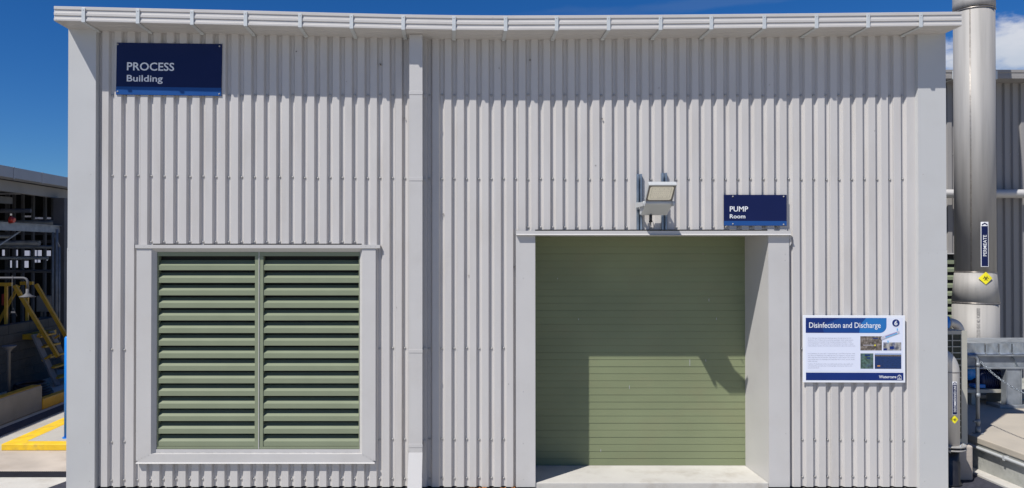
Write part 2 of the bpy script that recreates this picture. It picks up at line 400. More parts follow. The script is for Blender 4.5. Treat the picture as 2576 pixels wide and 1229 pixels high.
for px, py, a, b_ in ((955, 163, 4, 4), (745, 130, 5, 3), (1254, 172, 6, 1.2), (1498, 418, 3, 2), (1515, 300, 2.5, 3), (1657, 222, 2, 4), (1178, 695, 1.5, 3), (1278, 968, 3, 1.5),
                      (1018, 298, 2, 2.5), (998, 775, 2, 2), (1294, 674, 2.5, 5), (872, 205, 1.5, 2), (1333, 152, 1.5, 4), (1770, 640, 2, 2), (1114, 540, 1.4, 5), (1840, 380, 1.5, 2), (2200, 330, 1.5, 2), (1935, 215, 3, 1.5)):
    p = at(px, py, 0.0); yy = -.0015
    for k in range(3):
        ox, oz = random.uniform(-.006, .006), random.uniform(-.008, .008)
        w.box(p.x + ox, p.x + ox + a * .0022, yy - .001 * k, yy + .0305, p.z + oz, p.z + oz + b_ * .0022)
w.build('wall_cladding', [M['clad'], M['screw'], M['mark']], bld)
# inner lining and the plain walls and roof behind
w = MB()
w.box(XL + .02, LX0 - 0.0, H + 0.012, H + 0.10, 0, 5.5); w.box(LX1, DX0 - 0.02, H + 0.012, H + 0.10, 0, 5.5)
w.box(DX1 + 0.02, XR - .02, H + 0.012, H + 0.10, 0, 5.5)
w.box(LX0, LX1, H + 0.012, H + 0.1, 0, LZ0 - 0.01); w.box(LX0, LX1, H + 0.012, H + 0.1, LTOP + .03, 5.5)
w.box(DX0 - .02, DX1 + .02, H + 0.012, H + 0.1, DTOP + .03, 5.5)
w.build('wall_lining', M['dark'], bld)
def ribwall(mb, a, b, z0, z1, out, pitch=0.157, h=0.036, zf=None):
    """ribbed sheet from a to b (xy), ribs standing proud toward out"""
    a, b, out = Vector(a), Vector(b), Vector(out); L = (b - a).length; d = (b - a) / L
    pr = []; u = 0.0
    while u < L - pitch:
        pr += [(u, h), (u + 0.082, h), (u + 0.1025, 0), (u + 0.1365, 0)]; u += pitch
    pr += [(u, h), (L, h)]
    P = [a + d * q + out * k for q, k in pr]
    for i in range(len(P) - 1):
        p, q = P[i], P[i + 1]
        mb.quad((p.x, p.y, z0), (q.x, q.y, z0), (q.x, q.y, zf(q) if zf else z1), (p.x, p.y, zf(p) if zf else z1))
w = MB()
ribwall(w, (XR - 0.045, 0.12), (XR - 0.045, DEPTH), 0.05, 5.5, (1, 0))
ribwall(w, (XR - 0.02, DEPTH), (XL + 0.02, DEPTH), 0.05, 5.5, (0, 1))
ribwall(w, (XL + 0.045, DEPTH), (XL + 0.045, 0.12), 0.05, 5.5, (-1, 0))
w.build('side_wall', M['clad'], bld)
w = MB()
w.box(XL - 0.02, XR + 0.02, 0.06, DEPTH + 0.2, 5.52, 5.60)
for i in range(52):
    x = XL + 0.05 + i * 0.21; w.box(x, x + 0.035, 0.07, DEPTH + 0.19, 5.60, 5.635)
w.build('roof', M['gutterp'], bld)

# gutter: stepped front, flat bottom
gm = MB()
def gprof(zt, zb):
    h = zt - zb; d = 0.011; f = lambda k: zt - h * k
    return [(GY + .004, zt), (GY, f(.02)), (GY, f(.20)), (GY + d, f(.235)), (GY + d * .7, f(.405)), (GY, f(.445)), (GY, f(.60)), (GY + d, f(.635)),
            (GY + d * .7, f(.805)), (GY, f(.85)), (GY, f(.97)), (GY + .008, f(1.0)), (GY + .13, zb + .0), (GY + .133, zb + .004), (GY + .139, zb + .004), (GY + .142, zb),
            (GY + .26, zb), (GY + .263, zb + .004), (GY + .269, zb + .004), (GY + .272, zb), (0.05, zb), (0.05, zt - .02), (GY + 0.03, zt - .02), (GY + 0.03, zt)]
for i in range(len(GT) - 1):
    xa, xb = GT[i].x, GT[i + 1].x
    pa = gprof(GT[i].z, GB[i].z); pb = gprof(GT[i + 1].z, GB[i + 1].z); n = len(pa); b = len(gm.v)
    gm.v += [(xa, *p) for p in pa] + [(xb, *p) for p in pb]
    for k in range(n):
        k2 = (k + 1) % n; gm.f.append((b + k, b + n + k, b + n + k2, b + k2)); gm.mi.append(0); gm.sm.append(False)
    if i == 0: gm.f.append(tuple(b + k for k in range(n))); gm.mi.append(0); gm.sm.append(False)
    if i == len(GT) - 2: gm.f.append(tuple(b + n + k for k in reversed(range(n)))); gm.mi.append(0); gm.sm.append(False)
# stop-end rivets, and the butt joint near the middle
gm.m = 1
for f in (.14, .5, .92):
    for px in (139.5, 2416): gm.dome((xat(px, GY), GY, GT[0 if px < 500 else -1].z - 0.18 * f), 0.0035)
    gm.dome((xat(1240, GY), GY, interp(GT, xat(1240, GY)) - 0.18 * f), 0.004)
gutter = gm.build('gutter', [M['gutterp'], M['screw']], bld)
for px in (208, 345, 481.5, 616.5, 754, 883.5, 1014, 1142, 1272, 1400.5, 1531.5, 1662.5, 1790.5, 1924, 2055.5, 2185.5, 2318.5):
    x0 = xat(px - 4.6, GY); x1 = xat(px + 4.6, GY); xm = (x0 + x1) / 2
    zt = interp(GT, xm) - 0.018 + random.uniform(-.004, .004); zb = zsof(xm)
    b = MB()
    b.box(x0, x1, GY - 0.010, GY - 0.003, zb - 0.010, zt)
    b.box(x0, x1, GY - 0.009, -0.003, zb - 0.012, zb - 0.004)
    b.box(x0, x1, -0.045, -0.003, zb - 0.024, zb - 0.013)
    b.m = 1; b.dome((xm, GY - 0.010, zt - 0.026), 0.007)
    b.build('gutter_bracket', [M['strap'], M['screw']], gutter, bevel=0.0015)

# corner flashings
def corner(x0, x1, ret_x, zsplit, side):
    z1 = max(zsof(x0), zsof(x1)); 
    for k, (za, zb, pr) in enumerate(((0.02, zsplit, 0.0035), (zsplit - 0.05, min(zsof(x0), zsof(x1)) + 0.02, 0.0))):
        c = MB(); y = -0.05 - pr; e = pr
        if side < 0: P = [(x0 - e, 0.4), (x0 - e, y), (x1 + e, y), (ret_x, H - 0.002)]
        else: P = [(ret_x, H - 0.002), (x0 - e, y), (x1 + e, y), (x1 + e, 0.4)]
        for p, q in zip(P, P[1:]): c.quad((p[0], p[1], za), (q[0], q[1], za), (q[0], q[1], zb), (p[0], p[1], zb))
        c.m = 1
        if k == 0:
            for i in range(4): c.dome((x0 + 0.012 + (x1 - x0 - .024) * i / 3, y, zsplit - 0.035), 0.0045)
        for pyy in ((440,) if k else (881, 1112, 1208)):
            c.dome((x0 + (x1 - x0) * (0.83 if side < 0 else 0.17), y, zat(pyy)), 0.006)
        c.build('corner_flashing', [M['cool'], M['screw']], bld)
corner(XL, xat(239.5, -0.05), xat(239.5, -.05) + 0.012, zat(624), -1)
corner(xat(2311, -0.05), XR, xat(2311, -.05) - 0.012, zat(630), 1)

# downpipe
dp = MB(); dx0, dx1 = xat(1029.5, -0.2), xat(1062.5, -0.2)
DF, DB = -0.20, -0.07
zk0, zk1, zk2 = zat(1139, DF), zat(1213, DF - .12) + 0.0, 0.06
dp.box(dx0, dx1, DF, DB, zk0, zsof(0) + 0.002)
path = [(DF, DB, zk0), (DF - .13, DB - .13, 0.24), (DF - .19, DB - .19, 0.11), (DF - 0.19, DB - .19, 0.06)]
for a, b in zip(path, path[1:]):
    P = [(dx0 - .006, a[0], a[2]), (dx1 + .002, a[0], a[2]), (dx1 + .002, a[1], a[2]), (dx0 - .006, a[1], a[2])]
    Q = [(dx0 - .012, b[0], b[2]), (dx1, b[0], b[2]), (dx1, b[1], b[2]), (dx0 - .012, b[1], b[2])]
    for i in range(4): dp.quad(P[i], P[(i+1) % 4], Q[(i+1) % 4], Q[i])
downpipe = dp.build('downpipe', M['trim'], bld)
for py in (234, 451, 884, 1122):
    s = MB(); z = zat(py, DF)
    s.box(dx0 - .004, dx1 + .004, DF - 0.004, DB + 0.01, z - 0.022, z + 0.022)
    s.box(dx1 + .004, dx1 + 0.05, -0.012, -0.003, z - 0.022, z + 0.022)
    s.box(dx1 - .002, dx1 + .004, DF + .01, -0.003, z - 0.022, z + 0.022)
    s.build('pipe_strap', M['trim'], downpipe, bevel=0.002)

# ---------------- louvre window
LY = 0.03                                            # plane of the louvre frame
lx0, lx1 = xat(396, LY), xat(905, LY); lz1, lz0 = zat(634, LY), zat(1130, LY)
fr = MB()
fr.box(lx0, lx1, LY - .004, LY + .10, zat(645, LY), lz1)
fr.box(lx0, lx1, LY - .004, LY + .10, lz0, zat(1124.5, LY))
mx0, mx1 = xat(641.5, LY), xat(662.5, LY)
zt_, zb_ = zat(645, LY) - .001, zat(1124.5, LY) + .001
fr.box(mx0, (mx0 + mx1) / 2 - .002, LY, LY + .10, zb_, zt_); fr.box((mx0 + mx1) / 2 + .002, mx1, LY, LY + .10, zb_, zt_)
fr.box(lx0, lx0 + .012, LY, LY + .1, zb_, zt_); fr.box(lx1 - .012, lx1, LY, LY + .1, zb_, zt_)
fr.m = 1; fr.box((mx0 + mx1) / 2 - .0045, (mx0 + mx1) / 2 + .0045, LY - .009, LY + .03, lz0 + .002, lz1 - .002)
window = fr.build('louvre_window', [M['green'], M['trim']], bld, bevel=0.002)
def blades(x0, x1, ztop, zbot, n, y, name, parent, m=M['green']):
    b = MB(); pitch = (ztop - zbot) / n
    for i in range(n):
        z = zbot + pitch * i + 0.004; fh = pitch * 0.385
        o = [(y + .012, z + .006), (y + .004, z), (y + .002, z), (y + .002, z + fh), (y + .045, z + fh + .034), (y + .085, z + fh + .066),
             (y + .085, z + fh + .064), (y + .045, z + fh + .030), (y + .0045, z + fh - .003), (y + .0045, z + .003), (y + .012, z + .008)]
        b.extr(o, lambda u, v: (x0, u, v), lambda u, v: (x1, u, v))
    return b.build(name, m, parent)
blades(lx0 + .013, mx0 - .001, zt_ - .022, zb_ + .0, 15, LY + .006, 'louvre_panel', window)
blades(mx1 + .001, lx1 - .013, zt_ - .022, zb_ + .0, 15, LY + .006, 'louvre_panel', window)
b = MB(); b.box(lx0, lx1, LY + .115, LY + .14, lz0, lz1); b.build('inner_screen', M['dark'], window)
# surround
s = MB(); hx0, hx1 = xat(340, -.045), xat(956, -.045)
z0, z1 = zat(625, -.045), zat(616.3, -.045)
s.box(hx0, hx1, -.045, -.039, z0, z1); s.box(hx0, hx1, -.0388, .034, z1 - .006, z1 - .001)
s.quad((hx0 + .03, -.040, z0 + .003), (hx1 - .03, -.040, z0 + .003), (hx1 - .08, LY - .006, zat(634, LY) - .001), (hx0 + .08, LY - .006, zat(634, LY) - .001))
s.box(hx0 + .03, hx1 - .03, LY - .004, LY + .03, zat(634, LY) + .001, zat(634, LY) + .006)
s.m = 1
for px in (362, 375, 387, 908, 920, 932, 944): s.dome((xat(px, -.045), -.045, (z0 + z1) / 2), .004)
s.build('head_flashing', [M['trim'], M['screw']], window)
jz0 = zat(1160, -.03)
s = MB()
s.box(xat(343.5, -.03), xat(381, -.03), -.03, -.025, zat(1160, -.03), z0 - .002)
s.box(xat(343.5, -.03), xat(343.5, -.03) + .004, -.0248, .02, zat(1160, -.03), z0 - .002)
s.quad((xat(381, -.03), -.0275, zat(1143, -.03)), (xat(395.5, LY), LY - .005, zat(1143, -.03)), (xat(395.5, LY), LY - .005, z0 - .002), (xat(381, -.03), -.0275, z0 - .002))
s.box(xat(395.5, LY) - .004, xat(395.5, LY) - .0005, LY - .005, LY + .08, zat(1143, -.03), z0 - .002)
s.m = 1
s.build('jamb_flashing', [M['trim'], M['screw']], window)
s = MB()
s.box(xat(911, -.03), xat(945, -.03), -.03, -.025, zat(1160, -.03), z0 - .002)
s.box(xat(945, -.03) - .004, xat(945, -.03), -.0248, .02, zat(1160, -.03), z0 - .002)
s.quad((xat(911, -.03), -.0275, zat(1143, -.03)), (xat(905.3, LY), LY - .003, zat(1143, -.03)), (xat(905.3, LY), LY - .003, z0 - .002), (xat(911, -.03), -.0275, z0 - .002))
s.build('jamb_flashing', [M['trim'], M['screw']], window)
s = MB(); sx0, sx1 = xat(344, -.04), xat(943, -.04); sz0, sz1 = zat(1167, -.05), zat(1143, -.035)
a0, a1 = xat(378, -.035), xat(911, -.035)
s.quad((sx0, -.037, sz0 + .012), (sx1, -.037, sz0 + .012), (a1, -.035, sz1), (a0, -.035, sz1))
s.quad((a0, -.035, sz1), (a1, -.035, sz1), (a1, LY - .01, sz1 + .004), (a0, LY - .01, sz1 + .004))
s.box(a0, a1, LY - .014, LY - .008, sz1 + .005, lz0 - .001)
s.quad((sx0, -.037, sz0 + .012), (sx1, -.037, sz0 + .012), (sx1, -.055, sz0), (sx0, -.055, sz0))
s.quad((sx0, -.055, sz0), (sx1, -.055, sz0), (sx1, .02, sz0 - .002), (sx0, .02, sz0 - .002))
s.m = 1
for k in range(4):
    for (pa, pb, pc, pd) in ((349, 375, 1157, 1146), (940, 914, 1157, 1146)):
        s.dome((xat(pa + (pb - pa) * k / 3, -.037), -.0385, zat(pc + (pd - pc) * k / 3, -.037)), .004)
s.build('window_sill', [M['trim'], M['screw']], window)

# ---------------- roller door
DY = 0.76; TZ = 0.085
d = MB(); z = TZ + 0.002; sl = 0.0955; k = 0
xa, xb = DX0 - .06, DX1 + .06
while z < DZ1 + .05:
    o = random.uniform(-.0015, .0015)
    d.quad((xa, DY + o, z), (xb, DY + o, z), (xb, DY + o + .003, z + sl - .007), (xa, DY + o + .003, z + sl - .007))
    d.quad((xa, DY + o + .003, z + sl - .007), (xb, DY + o + .003, z + sl - .007), (xb, DY + .0035, z + sl - .0045), (xa, DY + .0035, z + sl - .0045))
    d.m = 1; d.quad((xa, DY + .0035, z + sl - .0045), (xb, DY + .0035, z + sl - .0045), (xb, DY + .0035, z + sl - .0025), (xa, DY + .0035, z + sl - .0025)); d.m = 0
    d.quad((xa, DY + .0035, z + sl - .0025), (xb, DY + .0035, z + sl - .0025), (xb, DY, z + sl), (xa, DY, z + sl))
    z += sl
d.m = 2                                              # scuffs and bird droppings
for px, py, hh in ((1783, 752, 7), (1802, 800, 5), (1775, 905, 5), (1735, 905, 16), (1583, 970, 9), (1511, 1130, 7), (1455, 802, 4), (1402, 700, 3)):
    p = at(px, py, DY - .002); d.box(p.x, p.x + .004, DY - .0035, DY - .002, p.z - hh / 185, p.z)
door = d.build('roller_door', [M['greendoor'], M['line'], M['palegrey']], bld)
r = MB(); r.box(DX0 - .06, DX1 + .06, DY + .03, DY + .06, 0, DZ1 + .1); r.build('door_backing', M['dark'], door)
# surround: lintel flashing, jambs with reveals
s = MB(); z0, z1 = zat(591.5, -.06), zat(581.2, -.06); x0, x1 = xat(1298.5, -.06), xat(1989.5, -.06)
s.box(x0, x1, -.06, -.054, z0 + .012, z1); s.quad((x0, -.06, z0 + .012), (x1, -.06, z0 + .012), (x1, -.075, z0), (x0, -.075, z0))
s.box(x0, x0 + .004, -.0535, .03, z0 + .01, z1 + .03); s.box(x1 - .004, x1, -.0535, .03, z0 + .01, z1 + .02)
s.box(x0, x1, -.075, DY + .02, z0 - .004, z0 - .0005)
s.quad((x1, -.06, z0), (x1 + .012, -.045, z0 - .01), (x1 + .02, -.03, z0 - .11), (x1 + .004, -.02, z0 - .14), (x1 - .002, -.02, z0 - .02))
s.build('lintel_flashing', M['trim'], door)
s = MB()
s.box(xat(1298, -.02), DX0, -.025, -.02, 0.035, z0 - .005); s.box(xat(1298, -.02), xat(1298, -.02) + .004, -.0198, .03, 0.035, z0 - .005)
s.box(DX0 - .005, DX0, -.0198, DY + .01, 0.035, z0 - .005)
s.m = 1
for py in (700, 985, 1115, 1205): s.dome((xat(1316, -.025), -.025, zat(py)), .006)
s.build('door_jamb', [M['trim'], M['screw']], door)
s = MB()
xo = xat(1984.5, -.02)
s.box(DX1, xo, -.025, -.02, 0.035, z0 - .005); s.box(xo - .004, xo, -.0198, .03, 0.035, z0 - .005)
s.box(DX1, DX1 + .005, -.0198, DY + .01, 0.035, z0 - .005)
s.m = 1
for py in (640, 655, 1090): s.dome((xat(1975, -.025), -.025, zat(py)), .006)
s.build('door_jamb', [M['trim'], M['screw']], door)
s = MB(); s.box(DX0 + .001, DX1 - .001, -.012, DY + .02, 0.001, TZ)
s.build('threshold', M['concnew'], bld, bevel=.008)
s = MB(); s.box(DX0 - .3, DX1 + .55, -1.6, -.085, 0.001, 0.03); s.build('entrance_slab', M['concnew'], bld, bevel=.006)

# ================================================================== SIGNS
def rot_sign(root, deg): root.rotation_euler = (0, math.radians(deg), 0)
def navy_sign(name, box, y, split, lines, screws, label, deg=0.0, T=0.006):
    x0, x1 = xat(box[0], y), xat(box[2], y); z1, z0 = zat(box[1], y), zat(box[3], y)
    root = empty(name, ((x0 + x1) / 2, y, (z0 + z1) / 2), label, 'sign')
    p = MB(); p.box(x0, x1, y, y + T, z0, z1); p.build('panel', M['navy'], root, bevel=.001)
    zs = zat(split, y)
    p = MB(); p.box(x0 + .002, x1 - .002, y - .002, y - .0003, z0 + .002, zs); p.build('lower_stripe', M['blue'], root)
    for body, tx0, tx1, ty0, ty1, bold in lines:
        t = MB(); text_into(t, body, xat(tx0, y), xat(tx1, y), zat(ty1, y), zat(ty0, y) - zat(ty1, y), y - .0025, bold)
        t.build('lettering', M['letter'], root)
    for px, py in screws:
        q = MB(); c = at(px, py, y); q.tube([(c.x, y - .0022, c.z), (c.x, y - .006, c.z)], .010, 10)
        q.dome((c.x, y - .006, c.z), .0075); q.build('screw', M['screw'], root)
    rot_sign(root, deg)
    return root
navy_sign('process_sign', (291, 109.5, 557, 240.5), -.012, 220,
          [('PROCESS', 318, 437, 158.7, 178.6, .014), ('Building', 318, 408.5, 190.5, 206.6, .014)],
          [(295.5, 114), (551.5, 115.5), (297, 232.5), (552.5, 235.5)],
          'large navy sign reading PROCESS Building, in the shade under the left end of the gutter', 0.78)
navy_sign('pump_room_sign', (1821, 490.7, 1979.5, 568.5), -.022, 556.6,
          [('PUMP', 1836, 1882, 519.8, 532.6, .014), ('Room', 1836, 1875, 539.8, 549.8, .014)],
          [(1843.3, 495), (1971, 495), (1843.5, 564), (1971, 565.3)],
          'small navy sign reading PUMP Room, above the right end of the roller door', 0.1)

# information board
BY = -.03
def bu(zx): return xat((3150 + zx / 3.615) * FS, BY)
def bv(zy): return zat((1220 + zy / 3.615) * FS, BY)
board = empty('information_board', (bu(960), BY, bv(640)),
              'white framed information board titled Disinfection and Discharge, with photos and number 6', 'sign')
p = MB(); p.box(bu(225), bu(1695), BY, BY + .022, bv(1125), bv(156)); p.build('panel', M['boardedge'], board, bevel=.002)
p = MB(); p.box(bu(255), bu(1660), BY - .0012, BY - .0002, bv(965), bv(190)); p.build('printed_sheet', M['boardw'], board)
t = MB()
def arcbox(mb, x0, x1, zt, zb, r, y):
    pts = [(x0, zb), (x0, zt), (x1, zt)]
    for k in range(9):
        a = k / 8 * math.pi / 2
        pts.append((x1 - r + r * math.cos(a), zb + r - r * math.sin(a)))
    mb.quad(*[(a, y, b) for a, b in reversed(pts)])
arcbox(t, bu(257), bu(1425), bv(190), bv(408), (bu(1425) - bu(1325)), BY - .002)
hd = t.build('title_panel', M['boardnavy'], board)
t = MB(); 
arcbox(t, bu(1030), bu(1424), bv(191), bv(407), (bu(1425) - bu(1325)), BY - .0024); t.build('title_tint', M['bluelight'], hd)
t = MB(); pts = [(520, 407), (500, 340), (560, 270), (700, 210), (760, 191), (1130, 191), (1060, 270), (1040, 340), (1029, 407)]
t.quad(*[(bu(a), BY - .0027, bv(b)) for a, b in reversed(pts)]); t.build('title_tint', M['bluemid'], hd)
t = MB(); text_into(t, 'Disinfection and Discharge', bu(306), bu(1340), bv(333), bv(255) - bv(333), BY - .0035, .006)
t.build('lettering', M['letter'], hd)
paras = [(482, ['At the final stage of treatment, the wastewater passes through ultraviolet (UV)',
                'disinfection. The UV light produces germicidal wavelengths, which render bacteria,',
                'viruses and protozoa incapable of reproducing and passing on infection. Unlike',
                'chemical disinfection, UV treatment does not add anything to the water - it simply',
                'makes pathogens harmless and ensures the treated water is safe for the environment.'], (915, 945, 920, 945, 975)),
         (706, ['Once disinfected, the clean water is released through a new 630mm diameter outfall',
                'pipe, 800m into Martins Bay. The outfall pipe has been designed to carry the treated',
                'water safely away from the shoreline, dispersing it into deeper waters. This reduces',
                'any potential impact on swimming areas, marine life close to shore, and the overall',
                'health of the bay.'], (965, 965, 960, 958, 425)),
         (856, ['Together, UV disinfection and the new outfall system provide a safe, reliable, and',
                'environmentally responsible way of returning highly treated water back into the',
                'natural environment.'], (938, 925, 453))]
for zy, ls, rs in paras:
    t = MB()
    for i, (ln, rx) in enumerate(zip(ls, rs)):
        y0 = zy + i * 28
        text_into(t, ln, bu(288), bu(rx), bv(y0 + 8), bv(y0 - 8) - bv(y0 + 8), BY - .002, 0.0, res=1)
    t.build('paragraph', M['textgrey'], board)
def pic(name, x0, y0, x1, y1, m, extra=None):
    t = MB(); t.box(bu(x0), bu(x1), BY - .0022, BY - .0013, bv(y1), bv(y0)); o = t.build(name, m, board)
    for (a, b2, c2, d2, mm, nm) in (extra or []):
        e = MB(); e.box(bu(a), bu(c2), BY - .0032, BY - .0024, bv(d2), bv(b2)); e.build(nm, mm, o)
    return o
pic('photo_print', 1046, 455, 1357, 660, M['photo1'], [(1085, 580, 1240, 587, M['palegrey'], 'rail_image'), (1225, 480, 1300, 492, M['boardnavy'], 'roof_image'), (1250, 575, 1266, 595, M['hazy'], 'label_image')])
pic('photo_print', 1378, 543, 1637, 660, M['photo2'], [(1378, 630, 1430, 658, M['boardnavy'], 'pump_image'), (1470, 600, 1530, 640, M['boardnavy'], 'pump_image')])
pic('photo_print', 1048, 703, 1234, 925, M['photo3'], [(1110, 720, 1183, 738, M['boardnavy'], 'caption_image'), (1140, 760, 1185, 780, M['boardnavy'], 'caption_image')])
pic('photo_print', 1254, 703, 1637, 926, M['photo4'], [(1256, 704, 1636, 722, M['haze_sky'], 'sky_image'), (1256, 724, 1636, 744, M['land'], 'shore_image'), (1290, 878, 1330, 890, M['orange'], 'boat_image')])
# reactor drawing, upward arrows
t = MB(); ax = Vector((bu(1350), BY - .006, bv(485))); bx = Vector((bu(1600), BY - .006, bv(395)))
dd = (bx - ax); nn = Vector((-dd.z, 0, dd.x)).normalized()
t.quad(ax - nn * .018, bx - nn * .013, bx + nn * .013, ax + nn * .018)
for k in range(16):
    a0, a1_ = 2 * math.pi * k / 16, 2 * math.pi * (k + 1) / 16
    for c_, r_ in ((ax, .020), (bx, .015)):
        t.quad(c_ + Vector((0, -.0003, 0)), c_ + Vector((r_ * .5 * math.cos(a0), -.0003, r_ * math.sin(a0))), c_ + Vector((r_ * .5 * math.cos(a1_), -.0003, r_ * math.sin(a1_))))
dr = t.build('reactor_drawing', M['palegrey'], board)
for off, m_, ww in ((-.006, M['cyan'], .005), (.006, M['violet'], .0035)):
    t = MB(); s0 = ax + dd * .22 + nn * off; s1 = ax + dd * .9 + nn * off
    t.quad(*[p + Vector((0, -.0008, 0)) for p in (s0 - nn * ww, s1 - nn * ww, s1 + nn * ww, s0 + nn * ww)]); t.build('lamp_drawing', m_, dr)
for zx, zy in ((1577, 355), (1443, 532)):
    t = MB(); c_ = Vector((bu(zx), BY - .007, bv(zy))); k = (bu(10) - bu(0))
    t.quad(*[c_ + Vector((a * k, 0, b * k)) for a, b in ((-.45, -2), (.45, -2), (.45, .3), (1.3, .3), (0, 1.9), (-1.3, .3), (-.45, .3))]); t.build('arrow', M['cyan'], board)
t = MB(); c_ = Vector((bu(1560), BY - .0024, bv(263))); rr = bu(1615) - bu(1560)
t.tube([c_ + Vector((0, .001, 0)), c_ + Vector((0, -.0001, 0))], rr * 1.13, 28); nb = t.build('number_disc_edge', M['boardedge'], board)
t = MB(); t.tube([c_ + Vector((0, -.0002, 0)), c_ + Vector((0, -.001, 0))], rr * .98, 28); t.build('number_disc', M['boardnavy'], nb)
t = MB(); text_into(t, '6', bu(1536), bu(1582), bv(293), bv(230) - bv(293), BY - .0045, .02); t.build('lettering', M['letter'], nb)
t = MB(); t.box(bu(260), bu(1667), BY - .002, BY - .0006, bv(1092), bv(982)); ft = t.build('footer_band', M['boardnavy'], board)
t = MB(); text_into(t, 'Watercare', bu(1313), bu(1563), bv(1060), bv(1020) - bv(1060), BY - .0032, .014); t.build('lettering', M['letter'], ft)
# tree-like emblem: fan of leaves over ripples
t = MB(); cx, cz = bu(1609), bv(1052); k = bu(10) - bu(0)
for i in range(7):
    a = math.radians(180 * (i + .5) / 7); c1 = Vector((cx + 2.7 * k * math.cos(a), BY - .0032, cz + 3.6 * k * math.sin(a)))
    t.quad(*[(c1.x + .62 * k * math.cos(q), c1.y, c1.z + .55 * k * math.sin(q)) for q in [j * math.pi / 4 for j in range(8)]][::-1])
    t.quad((cx - .05 * k, c1.y, cz - .2 * k), (cx + .05 * k, c1.y, cz - .2 * k), (c1.x + .05 * k, c1.y, c1.z), (c1.x - .05 * k, c1.y, c1.z))
t.box(cx - .3 * k, cx + .3 * k, BY - .0032, BY - .0022, cz - 1 * k, cz + 1 * k)
for j in range(2):
    for i in range(12):
        xx = cx - 3.3 * k + i * .55 * k; zz = cz - (1.7 + j * .95) * k + (.12 * k if i % 2 else 0)
        t.box(xx, xx + .6 * k, BY - .0032, BY - .0022, zz - .28 * k, zz + .28 * k)
t.build('emblem', M['letter'], ft)
rot_sign(board, 0.12)

# ================================================================== STRUT CHANNELS AND FLOODLIGHT
def strut(px0, px1, ptop, label):
    x0, x1 = xat(px0, -.03), xat(px1, -.03); z0, z1 = zat(578.5, -.03), zat(ptop, -.03)
    root = empty('strut_channel', ((x0 + x1) / 2, 0, z0), label, 'steel channel', 'strut channels behind the floodlight')
    m = MB(); f, k = -.042, -.002; t = .004; lip = .022
    m.box(x0, x0 + t, f, k, z0, z1); m.box(x1 - t, x1, f, k, z0, z1); m.box(x0 + t, x1 - t, k - t, k, z0, z1)
    m.box(x0 + t, x0 + lip, f, f + t, z0, z1); m.box(x1 - lip, x1 - t, f, f + t, z0, z1)
    m.box(x0 + lip - t, x0 + lip, f + t, f + .012, z0, z1); m.box(x1 - lip, x1 - lip + t, f + t, f + .012, z0, z1)
    m.build('channel', M['strutm'], root, bevel=.001)
    for zz in (z0 + .06, z0 + .30, z1 - .07):
        q = MB(); xm = (x0 + x1) / 2; q.tube([(xm, k - t, zz), (xm, k - t - .012, zz)], .009, 6); q.build('bolt', M['galvd'], root)
    return root
strut(1602, 1615, 438.5, 'galvanised strut channel left of the floodlight, holding its left arm')
strut(1664, 1678, 435.5, 'galvanised strut channel running behind the floodlight head, right one of the pair')

fl = empty('floodlight', (2.45, -.05, 3.5), 'pale grey floodlight with rectangular lens tilted down above the roller door', 'light')
tp, bt = Vector((0, -.62, 3.765)), Vector((0, -.44, 3.59)); ax_ = (tp - bt).normalized()
nrm = Vector((0, ax_.z, -ax_.y)); nrm = Vector((0, -ax_.z, ax_.y)) if nrm.y > 0 else nrm        # faces forward
if nrm.z > 0: nrm = -nrm
LXa, LXb = 2.281, 2.610; LL = (tp - bt).length
def lp(u, v, n): return Vector((LXa + (LXb - LXa) * u, 0, 0)) + bt + ax_ * (LL * v) + nrm * n + Vector((0, 0, 0))
def lbox(mb, u0, u1, v0, v1, n0, n1):
    c = [lp(u0,v0,n0), lp(u1,v0,n0), lp(u1,v1,n0), lp(u0,v1,n0), lp(u0,v0,n1), lp(u1,v0,n1), lp(u1,v1,n1), lp(u0,v1,n1)]
    b = len(mb.v); mb.v += [tuple(x) for x in c]
    for f in ((0,3,2,1),(4,5,6,7),(0,1,5,4),(1,2,6,5),(2,3,7,6),(3,0,4,7)):
        mb.f.append(tuple(b + i for i in f)); mb.mi.append(mb.m); mb.sm.append(False)
h = MB(); lbox(h, 0, 1, 0, 1, -.05, -.004)
for k in range(9): lbox(h, .06 + k * .105, .075 + k * .105, .06, .94, -.075, -.049)
head = h.build('lamp_head', M['lamp'], fl, bevel=.006)
h = MB(); lbox(h, .0, 1, .985, 1.05, -.05, .008); lbox(h, 0, .02, 0, .985, -.004, .004); lbox(h, .98, 1, 0, .985, -.004, .004); h.build('rim', M['lamp'], head, bevel=.003)
h = MB(); lbox(h, .021, .979, .0, .984, -.0038, .001); bz = h.build('bezel', M['lampdark'], head)
h = MB(); pts = []
for (cu_, cv_, a0) in ((.845, .82, 0), (.155, .82, 90), (.155, .18, 180), (.845, .18, 270)):
    for k in range(6):
        a = math.radians(a0 + 18 * k); pts.append(lp(cu_ + .08 * math.cos(a), cv_ + .10 * math.sin(a), .0025))
h.quad(*pts); lens = h.build('lens', M['lens'], head)
h = MB()
for i in range(4):
    for j in range(2):
        u, v = .25 + i * .165, .26 + j * .5; lbox(h, u, u + .018, v, v + .03, .003, .0045)
for (u0, u1, v0, v1) in ((.15, .85, .19, .20), (.15, .85, .86, .868), (.15, .156, .19, .868), (.844, .85, .19, .868)): lbox(h, u0, u1, v0, v1, .003, .0036)
for i in range(9):
    for j in range(3): lbox(h, .2 + i * .07, .215 + i * .07, .38 + j * .12, .40 + j * .12, .003, .0036)
h.build('led_marks', M['lensmark'], lens)
h = MB(); h.extr([(-.435, 3.555), (-.435, 3.59), (-.12, 3.585), (-.12, 3.44), (-.17, 3.43)], lambda u, v: (2.290, u, v), lambda u, v: (2.622, u, v)); h.build('driver_box', M['lamp'], fl, bevel=.012)
